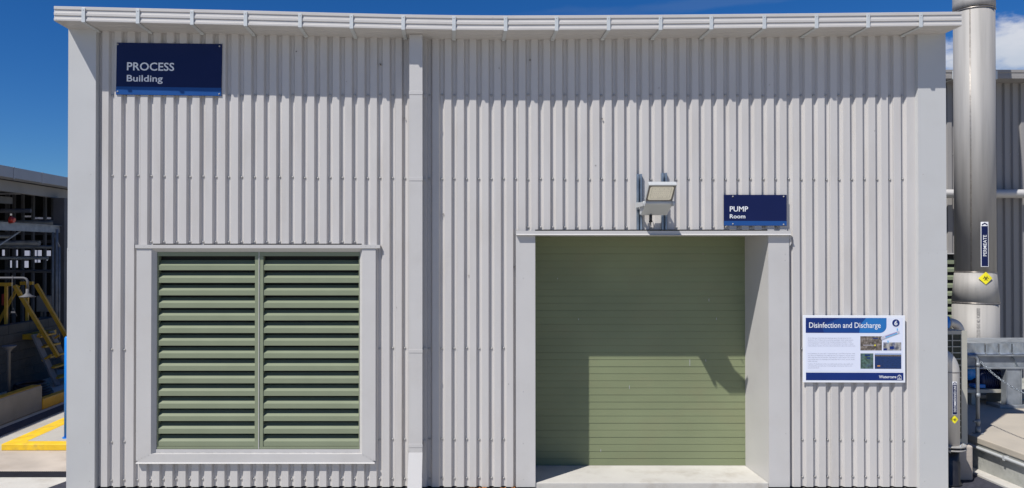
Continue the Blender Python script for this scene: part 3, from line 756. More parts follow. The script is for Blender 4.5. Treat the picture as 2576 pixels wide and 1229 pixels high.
h = MB(); h.tube([(2.41, -.2, 3.435), (2.41, -.2, 3.36)], .018, 12); h.tube([(2.41, -.2, 3.36), (2.41, -.2, 3.345)], .024, 6); h.build('cable_gland', M['black'], fl)
h = MB(); h.tube([(2.41, -.2, 3.345), (2.41, -.18, 3.32), (2.42, -.12, 3.32), (2.44, -.06, 3.36), (2.45, -.02, 3.44)], .006, 8); h.build('cable', M['lampdark'], fl)
for xx, lab in ((2.262, 'l'), (2.612, 'r')):
    h = MB(); h.box(xx, xx + .010, -.47, -.05, 3.53, 3.585); h.box(xx - .004, xx + .05, -.049, -.043, 3.51, 3.60)
    h.tube([(xx - .006, -.44, 3.56), (xx + .02, -.44, 3.56)], .03, 16); h.build('mounting_arm', M['lamp'], fl, bevel=.002)

# ================================================================== LEAVES at the wall base
for i, (px, rz) in enumerate(((1186, .3), (1203, 1.2), (1219, 2.0), (1231, .1), (1290, 1.0), (1262, .6), (1213, 2.6))):
    l_ = MB(); c = Vector((xat(px, -.03), -.035 - .02 * (i % 2), .012)); a = .045 + .01 * (i % 3)
    ring = [(-1, 0, .1), (-.5, .35, .25), (.1, .42, .35), (.7, .2, .2), (1, 0, .5), (.7, -.2, .2), (.1, -.42, .4), (-.5, -.35, .2)]
    R = Matrix.Rotation(rz, 3, 'Z')
    up = [c + R @ Vector((p[0] * a, p[1] * a, p[2] * a * .8)) for p in ring]
    for k in range(8): l_.quad(c + Vector((0, 0, .006)), up[k], up[(k + 1) % 8])
    tag(l_.build('dry_leaf', M['leaf']), 'curled brown dry leaf lying at the foot of the wall beside the roller door', 'leaf', 'dry leaves at the wall base')

# ================================================================== RIGHT SIDE: rear building
RY = 5.5
rear = empty('rear_building', (12, RY, 0), 'grey ribbed steel building behind, on the right, shaded by its own gutter', 'building')
rg_t = zat(176, RY - .4); rg_b = zat(198, RY - .4)
w = MB(); LRX0, LRX1 = 8.6, 10.2; LRZ1 = zat(640, RY); LRZ0 = 1.0
pr = []; u = 6.3 + 0.02
while u < 24: pr += [(u, RY), (u + .085, RY), (u + .106, RY + H), (u + .141, RY + H)]; u += .162
for p, q in zip(pr, pr[1:]):
    xm = (p[0] + q[0]) / 2
    for z0, z1 in ([(.46, LRZ0), (LRZ1, rg_b + .03)] if LRX0 < xm < LRX1 else [(.46, rg_b + .03)]):
        w.quad((p[0], p[1], z0), (q[0], q[1], z0), (q[0], q[1], z1), (p[0], p[1], z1))
w.m = 1
for k in range(int((24 - 6.3) / .162)):
    x = 6.3 + .02 + .1235 + .162 * k
    for z in (zat(388, RY), 1.25, .62): w.dome((x, RY + H - .004, z), .012)
w.build('wall_cladding', [M['cladr'], M['screw']], rear)
w = MB(); w.box(6.3, 24, RY + H + .01, 14, .01, rg_b); w.build('building_body', M['dark'], rear)
w = MB(); h_ = rg_t - rg_b
o = [(RY - .4, rg_t), (RY - .4, rg_t - .3 * h_), (RY - .39, rg_t - .33 * h_), (RY - .39, rg_t - .6 * h_), (RY - .4, rg_t - .63 * h_), (RY - .4, rg_b), (RY + .05, rg_b), (RY + .05, rg_t)]
w.extr(o, lambda u, v: (6.5, u, v), lambda u, v: (24, u, v)); gt2 = w.build('gutter', M['cladr'], rear)
for k in range(14):
    b = MB(); x = 7.1 + k * .82; b.box(x, x + .05, RY - .41, RY - .403, rg_b - .01, rg_t - .02); b.box(x, x + .05, RY - .409, RY - .01, rg_b - .014, rg_b - .003)
    b.build('gutter_bracket', M['strap'], gt2)
w = MB(); w.box(6.3, 24, RY - .1, 14, rg_t - .12, rg_t - .05); w.build('roof', M['gutterp'], rear)
w = MB(); w.box(LRX0 - .05, LRX1 + .05, RY - .05, RY - .002, LRZ1 - .0, zat(637.5, RY) + .0)
w.box(LRX0 - .05, LRX0, RY - .04, RY + .09, LRZ0, LRZ1 - .002); w.box(LRX1, LRX1 + .05, RY - .04, RY + .09, LRZ0, LRZ1 - .002)
w.box(LRX0 - .05, LRX1 + .05, RY - .04, RY + .09, LRZ0 - .05, LRZ0 - .001)
w.box(LRX0, LRX1, RY + .091, RY + .12, LRZ0, LRZ1)
wf = w.build('louvre_window', M['trim'], rear)
blades(LRX0 + .001, LRX1 - .001, LRZ1 - .04, LRZ0, 12, RY + .002, 'louvre_panel', wf)
# duct along the rear wall
w = MB(); zc = zat(488.5, RY - .2); P = []
for k in range(20):
    a = 2 * math.pi * k / 20; P.append((RY - .24 + .13 * math.cos(a), zc + .085 * math.sin(a)))
w.extr(P, lambda u, v: (6.6, u, v), lambda u, v: (20, u, v))
for x in (7.4, 10.75, 13.5, 16):
    w.box(x, x + .04, RY - .12, RY - .002, zc - .02, zc + .02)
tag(w.build('wall_duct', M['trim']), 'pale horizontal duct fixed along the rear building wall behind the big steel pipe', 'duct')

# plinth and ground strips
pl = MB(); PXE, PZ = 7.1, .46
pl.box(PXE, 16, -5, RY - .01, .001, PZ - .09); pl.build
ph = empty('concrete_plinth', (10, 0, 0), 'raised concrete plinth with stained sides and tan top beside the building', 'plinth')
pl.build('plinth_body', M['concd'], ph)
q = MB(); q.box(PXE - .015, 16, -5.02, RY - .012, PZ - .088, PZ); q.build('plinth_top', M['conct'], ph, bevel=.012)
q = MB(); q.box(8.15, 16, 3.35, RY - .02, PZ + .001, PZ + .035); q.build('pipe_footing', M['concd'], ph, bevel=.01)
q = MB(); q.tube([(PXE - .045, 5.2, PZ - .13), (PXE - .045, -5, PZ - .13)], .022, 12)
for yy in (3.2, 1.7, .2, -1.2): q.box(PXE - .07, PXE - .003, yy, yy + .03, PZ - .158, PZ - .102)
tag(q.build('conduit', M['lamp']), 'pale conduit pipe running along the upper edge of the concrete plinth', 'conduit')
k_ = MB(); k_.box(6.92, PXE - .001, -5, RY, .001, .03); struct('kerb_strip', k_, M['concnew'], bevel=.004)
k_ = MB(); k_.quad((6.18, .12, .004), (6.919, -.35, .004), (6.919, RY, .004), (6.18, RY, .004)); struct('dark_ground_strip', k_, M['darkgrey'])  # near-black flat sheet between the building side and the kerb strip

# ---- curved labels
def wrap(cx, cy, r, a0):
    return lambda x, y, z: (cx + (r + y) * math.sin(a0 + x / r), cy - (r + y) * math.cos(a0 + x / r), z)
def ang(cx, cy, r, px):
    best = min(((abs(PX0 + (cx + r * math.sin(a)) / (cy - r * math.cos(a) - CAMY) * FPX - px), a) for a in [math.radians(k * .5) for k in range(-160, 160)]))
    return best[1]
def curved_patch(mb, fn, pts, y, n=8):
    """pts: convex polygon in (x,z) cut in vertical strips"""
    xs = sorted(set([p[0] for p in pts])); x0, x1 = xs[0], xs[-1]
    cuts = sorted(set(xs + [x0 + (x1 - x0) * k / n for k in range(n + 1)]))
    def rng(x):
        zs = []
        for p, q in zip(pts, pts[1:] + pts[:1]):
            if min(p[0], q[0]) <= x + 1e-9 and max(p[0], q[0]) >= x - 1e-9:
                if abs(p[0] - q[0]) < 1e-9: zs += [p[1], q[1]]
                else: zs.append(p[1] + (q[1] - p[1]) * (x - p[0]) / (q[0] - p[0]))
        return min(zs), max(zs)
    for a, b in zip(cuts, cuts[1:]):
        la, ha = rng(a); lb, hb = rng(b)
        mb.quad(fn(a, y, la), fn(b, y, lb), fn(b, y, hb), fn(a, y, ha))
def hazard(fn, zc, half, parent, y=.004):
    m = MB(); curved_patch(m, fn, [(-half, zc), (0, zc - half), (half, zc), (0, zc + half)], y); o = m.build('hazard_diamond', M['hazy'], parent)
    m = MB(); R = half * .20
    def arc(cx, cz, r, w_, a0, a1, n=14):
        for k in range(n):
            p, q = a0 + (a1 - a0) * k / n, a0 + (a1 - a0) * (k + 1) / n
            m.quad(*[fn(cx + rr_ * math.cos(t_), y + .003, zc + cz + rr_ * math.sin(t_)) for rr_, t_ in ((r - w_, p), (r + w_, p), (r + w_, q), (r - w_, q))])
    for k in range(3):
        t_ = math.pi / 2 + k * 2 * math.pi / 3
        arc(R * 1.05 * math.cos(t_), R * 1.05 * math.sin(t_), R * .92, R * .17, t_ + .6, t_ + 2 * math.pi - .6)
    arc(0, 0, R * .72, R * .10, 0, 2 * math.pi)
    m.build('hazard_symbol', M['black'], o)
def vertical_label(fn, z0, z1, wd, body, ta, tb, parent, y=.004, arrow=1, m_=None):
    m = MB(); curved_patch(m, fn, [(-wd/2, z0), (wd/2, z0), (wd/2, z1), (-wd/2, z1)], y); o = m.build('pipe_label', M['white'], parent)
    m = MB(); k = wd * .075; e = wd * .6
    curved_patch(m, fn, [(-wd/2 + k, z0 + k), (wd/2 - k, z0 + k), (wd/2 - k, z1 - e), (-wd/2 + k, z1 - e)], y + .0015); m.build('label_field', M['navy'], o)
    m = MB(); vs, fs = text_verts(body, .01); mn = min(v.x for v in vs); mx = max(v.x for v in vs); s_ = (tb - ta) / (mx - mn); h_ = wd * .44 / .7
    b = len(m.v)
    for v in vs: m.v.append(tuple(fn(wd * .22 - v.y * h_, y + .003, ta + (v.x - mn) * s_)))
    for f in fs: m.f.append(tuple(b + i for i in f)); m.mi.append(0); m.sm.append(False)
    m.build('lettering', M['letter'], o)
    m = MB(); zc = z1 - e * .55
    for s2 in (-1, 1):
        m.quad(fn(0, y + .002, zc + wd * .22), fn(s2 * wd * .36, y + .002, zc), fn(s2 * wd * .36, y + .002, zc - wd * .2), fn(0, y + .002, zc + wd * .02))
    m.build('label_arrow', M['navy'], o)

# big permeate pipe
PDC = (xat(2453, 4.12), 4.12); PR = .318
perm = empty('permeate_pipe', (PDC[0], PDC[1], PZ), 'tall stainless steel pipe labelled PERMEATE, with a yellow hazard diamond', 'pipe')
px_, py_ = PDC; zr1, zr0 = zat(686, 4.12 - .3), zat(764, 4.12 - .3); zel = zat(30, 4.12)
m = MB(); m.tube([(px_, py_, zr1), (px_, py_, zel)], PR, 40); m.build('upper_pipe', M['stain'], perm)
m = MB(); m.tube([(px_, py_, zr0), (px_, py_, zr1 - .001)], [PR * 1.15, PR * 1.005], 40, cap=True); m.build('reducer', M['stain'], perm)
m = MB(); m.tube([(px_, py_, PZ + .06), (px_, py_, zr0 - .001)], PR * 1.13, 40); m.build('lower_pipe', M['stain'], perm)
m = MB(); m.tube([(px_, py_, PZ + .036), (px_, py_, PZ + .075)], PR * 1.45, 36); m.build('base_flange', M['galvd'], perm)
m = MB(); pts = []
for k in range(13):
    a = k / 12 * math.pi / 2; pts.append((px_ + .55 * (1 - math.cos(a)), py_ + .75 * (1 - math.cos(a)), zel + .01 + .93 * math.sin(a)))
pts.append((pts[-1][0] + .8, pts[-1][1] + 1.1, pts[-1][2]))
m.tube(pts, PR * 1.03, 36); m.build('elbow', M['stain'], perm)
for z_, rr_, in ((zel, 1.045), (zr1, 1.02), (zr0, 1.165)):
    m = MB(); m.tube([(px_, py_, z_ - .012), (px_, py_, z_ - .006), (px_, py_, z_ + .006), (px_, py_, z_ + .012)], [PR * rr_ * .985, PR * rr_, PR * rr_, PR * rr_ * .985], 40); m.build('weld_seam', M['weld'], perm)
m = MB(); a = ang(px_, py_, PR, 2443)
for da in (-.02, .02):
    m.tube([(px_ + PR * math.sin(a + da), py_ - PR * math.cos(a + da), zr1 + .01), (px_ + PR * math.sin(a + da), py_ - PR * math.cos(a + da), zel - .02)], .004, 6)
m.build('long_seam', M['weld'], perm)
fn = wrap(px_, py_, PR, ang(px_, py_, PR, 2477.3)); yl = py_ - .25
vertical_label(fn, zat(671.5, yl), zat(559, yl), .125, 'PERMEATE', zat(645, yl), zat(592, yl), perm)
fn = wrap(px_, py_, PR * 1.06, ang(px_, py_, PR * 1.06, 2478.6)); hazard(fn, zat(700, yl), .112, perm, y=.012)
m = MB(); fn = wrap(px_, py_, PR * 1.13, ang(px_, py_, PR * 1.13, 2461)); vs, fs = text_verts('PRODUCTS LTD HEAT NO. VC6020392', .01)
mn = min(v.x for v in vs); mx = max(v.x for v in vs); za, zb = zat(868, yl), zat(775, yl)
b = len(m.v)
for v in vs: m.v.append(tuple(fn(.02 - v.y * .075, .003, za + (v.x - mn) * (zb - za) / (mx - mn))))
for f in fs: m.f.append(tuple(b + i for i in f)); m.mi.append(0); m.sm.append(False)
m.build('stencil_lettering', M['stencil'], perm)

# small stainless branch with blue fitting
br = empty('branch_pipe', (7.3, 1.75, 1.9), 'short stainless elbow pipe with a blue flange coming out of the building side', 'pipe')
zb_ = zat(812, 1.75)
m = MB(); xe = xat(2413, 1.75); pts = [(6.1, 1.75, zb_), (xe - .14, 1.75, zb_)]
for k in range(1, 9):
    a = k / 8 * math.pi / 2; pts.append((xe - .14 + .14 * math.sin(a), 1.75, zb_ - .14 * (1 - math.cos(a))))
pts.append((xe, 1.75, PZ + .01)); m.tube(pts, .064, 20); m.build('elbow_pipe', M['stainb'], br)
m = MB(); xx = xat(2379, 1.75); m.tube([(xx - .05, 1.75, zb_), (xx, 1.75, zb_)], .105, 24); m.build('blue_flange', M['bluepaint'], br)
m = MB(); m.tube([(xx + .002, 1.75, zb_), (xx + .022, 1.75, zb_)], .1, 24); m.build('steel_flange', M['stain'], br)

# decommissioned line
DCX, DCY, DR = 6.335, .22, .124
dc = empty('decommissioned_pipe', (DCX, DCY, 0), 'stainless pipe bending into the building corner, labelled DECOMMISSIONED LINE', 'pipe')
zt = 1.445; m = MB(); pts = [(DCX, DCY, .52), (DCX, DCY, zt)]
for k in range(1, 11):
    a = k / 10 * math.pi / 2; pts.append((DCX - .2 * (1 - math.cos(a)), DCY, zt + .2 * math.sin(a)))
m.tube(pts, DR, 32); m.build('steel_bend', M['stainb'], dc)
m = MB(); m.tube([(DCX, DCY, zt - .006), (DCX, DCY, zt + .006)], DR * 1.02, 32); m.build('weld_seam', M['weld'], dc)
for z_ in (.50, .455):
    m = MB(); m.tube([(DCX, DCY, z_), (DCX, DCY, z_ + .018)], .195, 32); fo = m.build('flange', M['stain'], dc)
    m = MB()
    for k in range(8):
        a = k * math.pi / 4 + .3; m.tube([(DCX + .165 * math.cos(a), DCY + .165 * math.sin(a), z_ - .02), (DCX + .165 * math.cos(a), DCY + .165 * math.sin(a), z_ + .035)], .011, 6)
    m.build('bolts', M['galvd'], fo)
m = MB(); m.tube([(DCX, DCY, .475), (DCX, DCY, .498)], .17, 24); m.build('gasket', M['black'], dc)
m = MB(); m.tube([(DCX, DCY, .002), (DCX, DCY, .03), (DCX, DCY, .031), (DCX, DCY, .30), (DCX, DCY, .31), (DCX, DCY, .454)], [.145, .145, .125, .125, .118, .118], 32); m.build('black_pipe', M['black'], dc)
fn = wrap(DCX, DCY, DR, ang(DCX, DCY, DR, 2399.5)); yl = DCY - .08
vertical_label(fn, zat(1042, yl), zat(959, yl), .062, 'DECOMMISSIONED LINE', zat(1035, yl), zat(969, yl), dc)
fn = wrap(DCX, DCY, DR, ang(DCX, DCY, DR, 2399)); hazard(fn, zat(1054, yl), .052, dc)

# concrete block and condenser
cb = MB(); cb.box(6.40, 6.745, .36, .85, .001, .452)
tag(cb.build('concrete_block', M['concbrown'], bevel=.02), 'rounded grey-brown concrete block standing under the outdoor condenser unit', 'block')
cu = empty('condenser_unit', (6.45, .6, .455), 'beige outdoor condenser unit with square grille beside the building corner', 'air conditioner')
x0, x1, y0, y1, z0, z1 = 6.19, 6.712, .42, .80, .456, zat(833, .42)
m = MB(); m.box(x0, x1, y0 + .02, y1, z0, z1); m.build('casing', M['beige'], cu, bevel=.015)
gx1 = xat(2416.5, y0); gz1, gz0 = zat(842, y0), zat(1105, y0)
m = MB(); m.box(x0 + .04, gx1, y0 + .012, y0 + .019, gz0, gz1); m.build('grille_opening', M['grille'], cu)
m = MB(); zc_ = .081
m.box(gx1 + .001, x1, y0, y0 + .018, z0, z1); m.box(x0, x0 + .04, y0, y0 + .018, z0, z1)
m.box(x0 + .041, gx1, y0, y0 + .018, gz1, z1); m.box(x0 + .041, gx1, y0, y0 + .018, z0, gz0)
n = 17
for k in range(1, n): zz = gz0 + (gz1 - gz0) * k / n; m.box(x0 + .041, gx1, y0 + .002, y0 + .011, zz - .006, zz + .006)
for k in range(1, 5): xx = gx1 - k * .112; m.box(xx - .006, xx + .006, y0 + .0005, y0 + .0105, gz0 + .001, gz1 - .001) if xx > x0 + .06 else None
m.build('grille', M['beige'], cu)
m = MB(); m.box(x1 + .001, x1 + .02, y0 + .04, y0 + .25, .54, 1.05); m.box(x1 + .001, x1 + .015, y0 + .04, y0 + .2, 1.15, 1.45); m.build('side_cover', M['beige'], cu, bevel=.006)

# stanchions and chain
def stanchion(x, y, label):
    r_ = empty('stanchion', (x, y, PZ), label, 'post', 'chain posts on the plinth')
    m = MB(); pts = [(x, y, PZ + .012), (x, y, PZ + 1.0)]
    for k in range(1, 7):
        a = k / 6 * math.pi / 2; pts.append((x - .07 * (1 - math.cos(a)), y, PZ + 1.0 + .07 * math.sin(a)))
    pts.append((x - .16, y, PZ + 1.07)); m.tube(pts, .0235, 16); m.build('post', M['galvd'], r_)
    m = MB(); m.tube([(x, y, PZ + .001), (x, y, PZ + .012)], .065, 20); m.tube([(x, y, PZ + .013), (x, y, PZ + .10)], .034, 16); m.build('base_flange', M['galvd'], r_)
    m = MB(); m.tube([(x, y, PZ + .50), (x, y, PZ + .56)], .031, 16); m.tube([(x, y, PZ + .93), (x, y, PZ + .98)], .031, 16); m.tube([(x, y, PZ + .14), (x, y, PZ + .2)], .031, 16); m.tube([(x - .06, y, PZ + .17), (x, y, PZ + .17)], .014, 10); m.build('clamp', M['galvd'], r_)
stanchion(7.24, 1.0, 'galvanised post on the plinth edge beside the condenser unit, where the chain begins')
stanchion(7.24, -1.15, 'galvanised post at the near end of the chain on the plinth edge')
m = MB(); N = 52; A = Vector((7.265, .98, PZ + 1.0)); B = Vector((7.265, -1.13, PZ + 1.0))
P = []
for k in range(N + 1):
    t = k / N; p = A.lerp(B, t); p.z -= .30 * (1 - (2 * t - 1) ** 2); P.append(p)
for k in range(N):
    c = (P[k] + P[k + 1]) / 2; d = (P[k + 1] - P[k]).normalized()
    side = Vector((1, 0, 0)) if k % 2 else d.cross(Vector((1, 0, 0))).normalized()
    L_ = (P[k + 1] - P[k]).length * .66; w_ = .013
    ring = []
    for j in range(12):
        a = 2 * math.pi * j / 12; ring.append(c + d * (L_ * math.cos(a)) + side * (w_ * math.sin(a)))
    m.tube(ring, .0042, 5, closed=True)
tag(m.build('chain', M['galv']), 'sagging galvanised steel chain hung from the post on the plinth', 'chain')

# galvanised platform
gp = empty('steel_platform', (9.3, 2.8, PZ), 'galvanised steel platform edge with folded plates on a wide column', 'platform')
yp = 2.8; X = lambda q: xat(q, yp); Z = lambda q: zat(q, yp)
m = MB(); seams = [2395, 2476, 2510.6, 2543.6, 2580, 2616, 2652, 2690]
for a, b in zip(seams, seams[1:]):
    zb1 = Z(891); zt1 = Z(865)
    m.quad((X(a), yp - .02, zb1), (X(b) - .004, yp - .005, zb1), (X(b) - .004, yp - .005, zt1 + .006), ((X(a) + X(b)) / 2, yp - .02, zt1 + .01), (X(a), yp - .02, zt1))
    m.quad((X(a), yp - .05, zb1 - .004), (X(b) - .004, yp - .03, zb1 - .004), (X(b) - .004, yp, zb1 + .03), (X(a), yp, zb1 + .03))
    m.quad((X(a), yp - .02, zt1), (X(b) - .004, yp - .005, zt1 + .006), (X(b) - .004, yp + .25, zt1), (X(a), yp + .25, zt1))
m.build('folded_plates', M['galv'], gp)
m = MB(); m.box(X(2400), X(2690), yp - .045, yp + .08, Z(896), Z(893)); m.box(X(2400), X(2690), yp - .045, yp + .08, Z(928), Z(924))
m.box(X(2400), X(2690), yp + .012, yp + .022, Z(924) + .001, Z(896) - .001); m.build('edge_beam', M['galvd'], gp, bevel=.002)
for q in (2455, 2543, 2630):
    m = MB(); m.quad((X(q), yp - .04, Z(896.5)), (X(q), yp + .01, Z(896.5)), (X(q) + .09, yp + .01, Z(923.5)), (X(q) + .09, yp - .04, Z(923.5))); m.build('gusset', M['galv'], gp)
m = MB(); m.box(X(2526), X(2562), yp - .03, yp + .06, PZ + .05, Z(928) - .002); m.box(X(2526) - .008, X(2526) - .001, yp - .05, yp + .08, PZ + .05, Z(929)); m.box(X(2562) + .001, X(2562) + .008, yp - .05, yp + .08, PZ + .05, Z(929))
m.box(X(2500), X(2575), yp - .12, yp + .2, PZ + .001, PZ + .048); m.build('column', M['galvd'], gp, bevel=.003)
m = MB(); m.box(X(2405), X(2690), yp + .27, yp + .9, Z(872), Z(866)); m.build('deck_plate', M['galvd'], gp)

# pump behind the platform beam
pu = empty('pump', (8.75, 3.1, PZ), 'dark navy pump set with bright blue flanges under the steel platform', 'pump')
yq = 3.0; X = lambda q: xat(q, yq); Z = lambda q: zat(q, yq)
m = MB(); m.tube([(X(2470), yq + .22, Z(960)), (X(2476), yq + .22, Z(960)), (X(2528), yq + .22, Z(958)), (X(2534), yq + .22, Z(958))], [.16, .2, .2, .15], 28)
for k in range(9): 
    xx = X(2480) + k * .035; m.tube([(xx, yq + .22, Z(960)), (xx + .01, yq + .22, Z(960))], .215, 28)
m.build('motor', M['navypaint'], pu)
m = MB(); m.tube([(X(2425), yq + .1, Z(935)), (X(2446), yq + .1, Z(935))], .16, 28); m.build('blue_flange', M['bluepaint'], pu)
m = MB(); m.tube([(X(2446) + .002, yq + .1, Z(943)), (X(2462), yq + .1, Z(943))], [.09, .07], 20); m.build('coupling', M['bluepaint'], pu)
m = MB(); m.box(X(2450), X(2478), yq, yq + .15, Z(977), Z(968)); m.build('blue_foot', M['bluepaint'], pu, bevel=.01)
m = MB(); m.box(X(2420), X(2535), yq - .08, yq + .4, Z(987), Z(978.5)); m.box(X(2440), X(2455), yq - .02, yq + .35, PZ + .001, Z(987.5)); m.box(X(2515), X(2528), yq - .02, yq + .35, PZ + .001, Z(987.5)); m.build('base_frame', M['beige'], pu, bevel=.004)

# ================================================================== LEFT SIDE
# traffic island
IX0, IX1, IY0, IY1, IZ = xat(5, 1.85), -5.0, 1.85, 7.2, .10
isl = empty('traffic_island', ((IX0 + IX1) / 2, IY0, 0), 'low concrete island with bright yellow painted kerb at the building corner', 'kerb')
m = MB(); m.box(IX0 + .29, IX1, IY0 + .19, IY1, .001, IZ + .0); m.build('island_slab', M['conc'], isl)
m = MB(); m.box(IX0, IX1, IY0, IY0 + .188, .001, IZ + .002); m.box(IX0, IX0 + .288, IY0 + .189, IY1, .001, IZ + .002); m.build('yellow_kerb', M['yellow'], isl, bevel=.012)
m = MB(); m.quad((-12, .0, .004), (XL + .05, .0, .004), (XL + .05, IY0 + .0, .004), (-12, IY0 + .0, .004)); struct('apron', m, M['concbrown'])
gr = MB(); ga, gb_ = .49, .75
gr.box(-9, XL + .04, ga, gb_, .005, .008)
for k in range(150):
    x = -9 + k * .028; gr.m = 1; gr.box(x, x + .008, ga + .002, gb_ - .002, .0085, .013)
tag(gr.build('trench_grate', [M['black'], M['darkgrey']]), 'dark trench drain grate crossing the concrete in front of the yellow island', 'drain grate')
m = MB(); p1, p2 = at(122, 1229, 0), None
m.quad((-5.75, -1.9, .009), (-4.87, -1.9, .009), (-4.87, .40, .009), (-5.01, .40, .009), (-5.13, .016, .009)); struct('dark_ground_patch', m, M['darkgrey'])  # near-black flat patch on the ground left of the facade
m = MB(); m.quad((-9, -4, .003), (XL + .05, -4, .003), (XL + .05, -.001, .003), (-9, -.001, .003))
m = MB(); m.quad((-12, -4, .005), (XL + .05, -4, .005), (XL + .05, ga - .001, .0052), (-12, ga - .001, .0052)); struct('light_apron', m, M['concnew'])
# blue post
bp = empty('blue_post', (-5.98, 2.25, IZ), 'bright blue post standing on the yellow island, half behind the building corner', 'post')
m = MB(); m.tube([(-5.98, 2.25, IZ + .012), (-5.98, 2.25, 1.64), (-5.98, 2.25, 1.665)], [.065, .065, .05], 20); m.build('post', M['bluepaint'], bp)
m = MB(); m.tube([(-5.98, 2.25, IZ + .001), (-5.98, 2.25, IZ + .011)], .09, 20); m.build('base_flange', M['bluepaint'], bp)
# bund and kerb
BX = -7.74
bd = empty('bund_wall', (BX, 3, 0), 'low grey concrete bund wall with a yellow painted top in front of the open shed', 'wall')
m = MB(); m.box(BX - .2, BX, -3, 4.78, .001, .47); m.build('concrete_wall', M['bund'], bd, bevel=.03)
m = MB(); m.box(BX - .185, BX - .015, -2.97, 4.75, .4715, .478); m.build('painted_top', M['yellowst'], bd, bevel=.003)
yk = MB(); yk.box(BX - .16, BX, 4.80, 12, .001, .20)
tag(yk.build('yellow_kerb', M['yellowst'], bevel=.02), 'yellow painted kerb continuing beyond the end of the grey bund wall', 'kerb')
m = MB(); m.quad((-7.62, -3, .007), (-7.32, -3, .007), (-7.32, 12, .007), (-7.62, 12, .007)); struct('dark_bund_strip', m, M['darkgrey'])  # near-black flat strip along the foot of the bund wall

# the open shed
sh = empty('open_shed', (-12, 5, 0), 'dark open-sided steel shed with grey gutter at the left edge', 'building')
SX = -9.8
m = MB(); m.box(SX - .35, SX, -6, 13, 4.60, 4.84)
for k in range(16): y = -5.6 + k * 1.18; m.box(SX - .01, SX + .008, y, y + .05, 4.58, 4.845)
m.build('gutter', M['shedg'], sh, bevel=.004)
m = MB(); m.box(-17.2, SX - .351, -6, 13, 4.62, 4.72); m.build('roof', M['shedm'], sh)
m = MB(); m.box(SX - .5, SX - .36, -6, 13, 4.33, 4.58); m.build('fascia_beam', M['shedl'], sh)
m = MB(); m.box(-10.9, -10.75, -6, 9.0, 4.12, 4.28); m.build('eave_beam', M['shedl'], sh)
for y in (-5, 2.0, 9.75):
    m = MB(); m.box(-10.15, -9.87, y, y + .28, .001, 4.32); m.box(-10.2, -9.82, y - .03, y + .31, .001, .04); m.build('column', M['shedm'], sh)
m = MB(); m.box(-10.13, -9.97, -6, 9.74, 3.44, 3.61); m.box(-10.17, -9.93, -6, 9.74, 3.605, 3.62); m.build('crane_beam', M['galvd'], sh)
m = MB(); m.bar((-10.05, 6.0, 2.6), (-10.05, 8.1, 3.44), .03, .03); m.bar((-10.05, 4.0, 1.9), (-10.05, 6.0, 2.6), .03, .03); m.build('brace', M['galvd'], sh)
# end frame with openings
EY = 12.4
def ex(q): return xat(q, EY)
def ez(q): return zat(q, EY)
holes = [(5, 19, 629, 644), (35, 45, 629, 644), (62, 77, 631, 644), (87, 105, 630, 644.5), (110, 142, 631, 644.5), (26, 45, 656, 674), (59, 72, 657, 674), (87, 102, 652, 661), (110, 120, 652, 656), (-40, -10, 629, 644),
         (16, 40, 538, 545), (60, 80, 543, 547), (88, 128, 547, 552)]
xs = sorted(set([-17.0, -9.9] + [ex(h[0]) for h in holes] + [ex(h[1]) for h in holes]))
zs = sorted(set([0.0, 4.6] + [ez(h[2]) for h in holes] + [ez(h[3]) for h in holes]))
m = MB()
for a, b in zip(xs, xs[1:]):
    for c_, d_ in zip(zs, zs[1:]):
        xm, zm = (a + b) / 2, (c_ + d_) / 2
        if any(ex(h[0]) < xm < ex(h[1]) and ez(h[3]) < zm < ez(h[2]) for h in holes): continue
        m.quad((a, EY, c_), (b, EY, c_), (b, EY, d_), (a, EY, d_))
m.box(-17.1, -17.0, -6, EY, 0, 4.6)
m.build('rear_wall', M['dark'], sh)
m = MB()
for q0, q1 in ((585, 592), (604, 612), (646, 653)): m.box(-16, -10.2, EY - .12, EY - .02, ez(q1), ez(q0))
m.build('wall_rail', M['shedm'], sh)
m = MB()
for q, top in ((133, 585), (143, 577), (150, 622)):
    x = xat(q, 9.2); m.tube([(x, 9.2, .3), (x, 9.2, zat(top, 9.2))], .02 if q != 143 else .032, 8)
m.tube([(xat(133, 9.2), 9.2, zat(585, 9.2)), (xat(150, 9.2), 9.2, zat(622, 9.2))], .02, 8)
tag(m.build('service_pipes', M['galvd'], sh))
m = MB(); m.box(-10.02, -9.99, 4.2, 6.6, zat(588, 6.5), zat(582, 6.5)); m.build('strip_light', M['shedl'], sh)
# far pale building seen through the openings
fb = MB(); fb.box(-34, -14, 26, 34, .001, 4.6)
for k in range(60): fb.box(-34 + k * .33, -33.9 + k * .33, 25.96, 25.999, .01, 4.5)
fbo = empty('far_building', (-24, 30, 0), 'pale clad building glimpsed through the openings of the dark shed', 'building')
fb.build('wall', M['far'], fbo)
m = MB(); m.box(-34.3, -13.7, 25.6, 34.3, 4.601, 4.75); m.build('roof', M['shedl'], fbo)
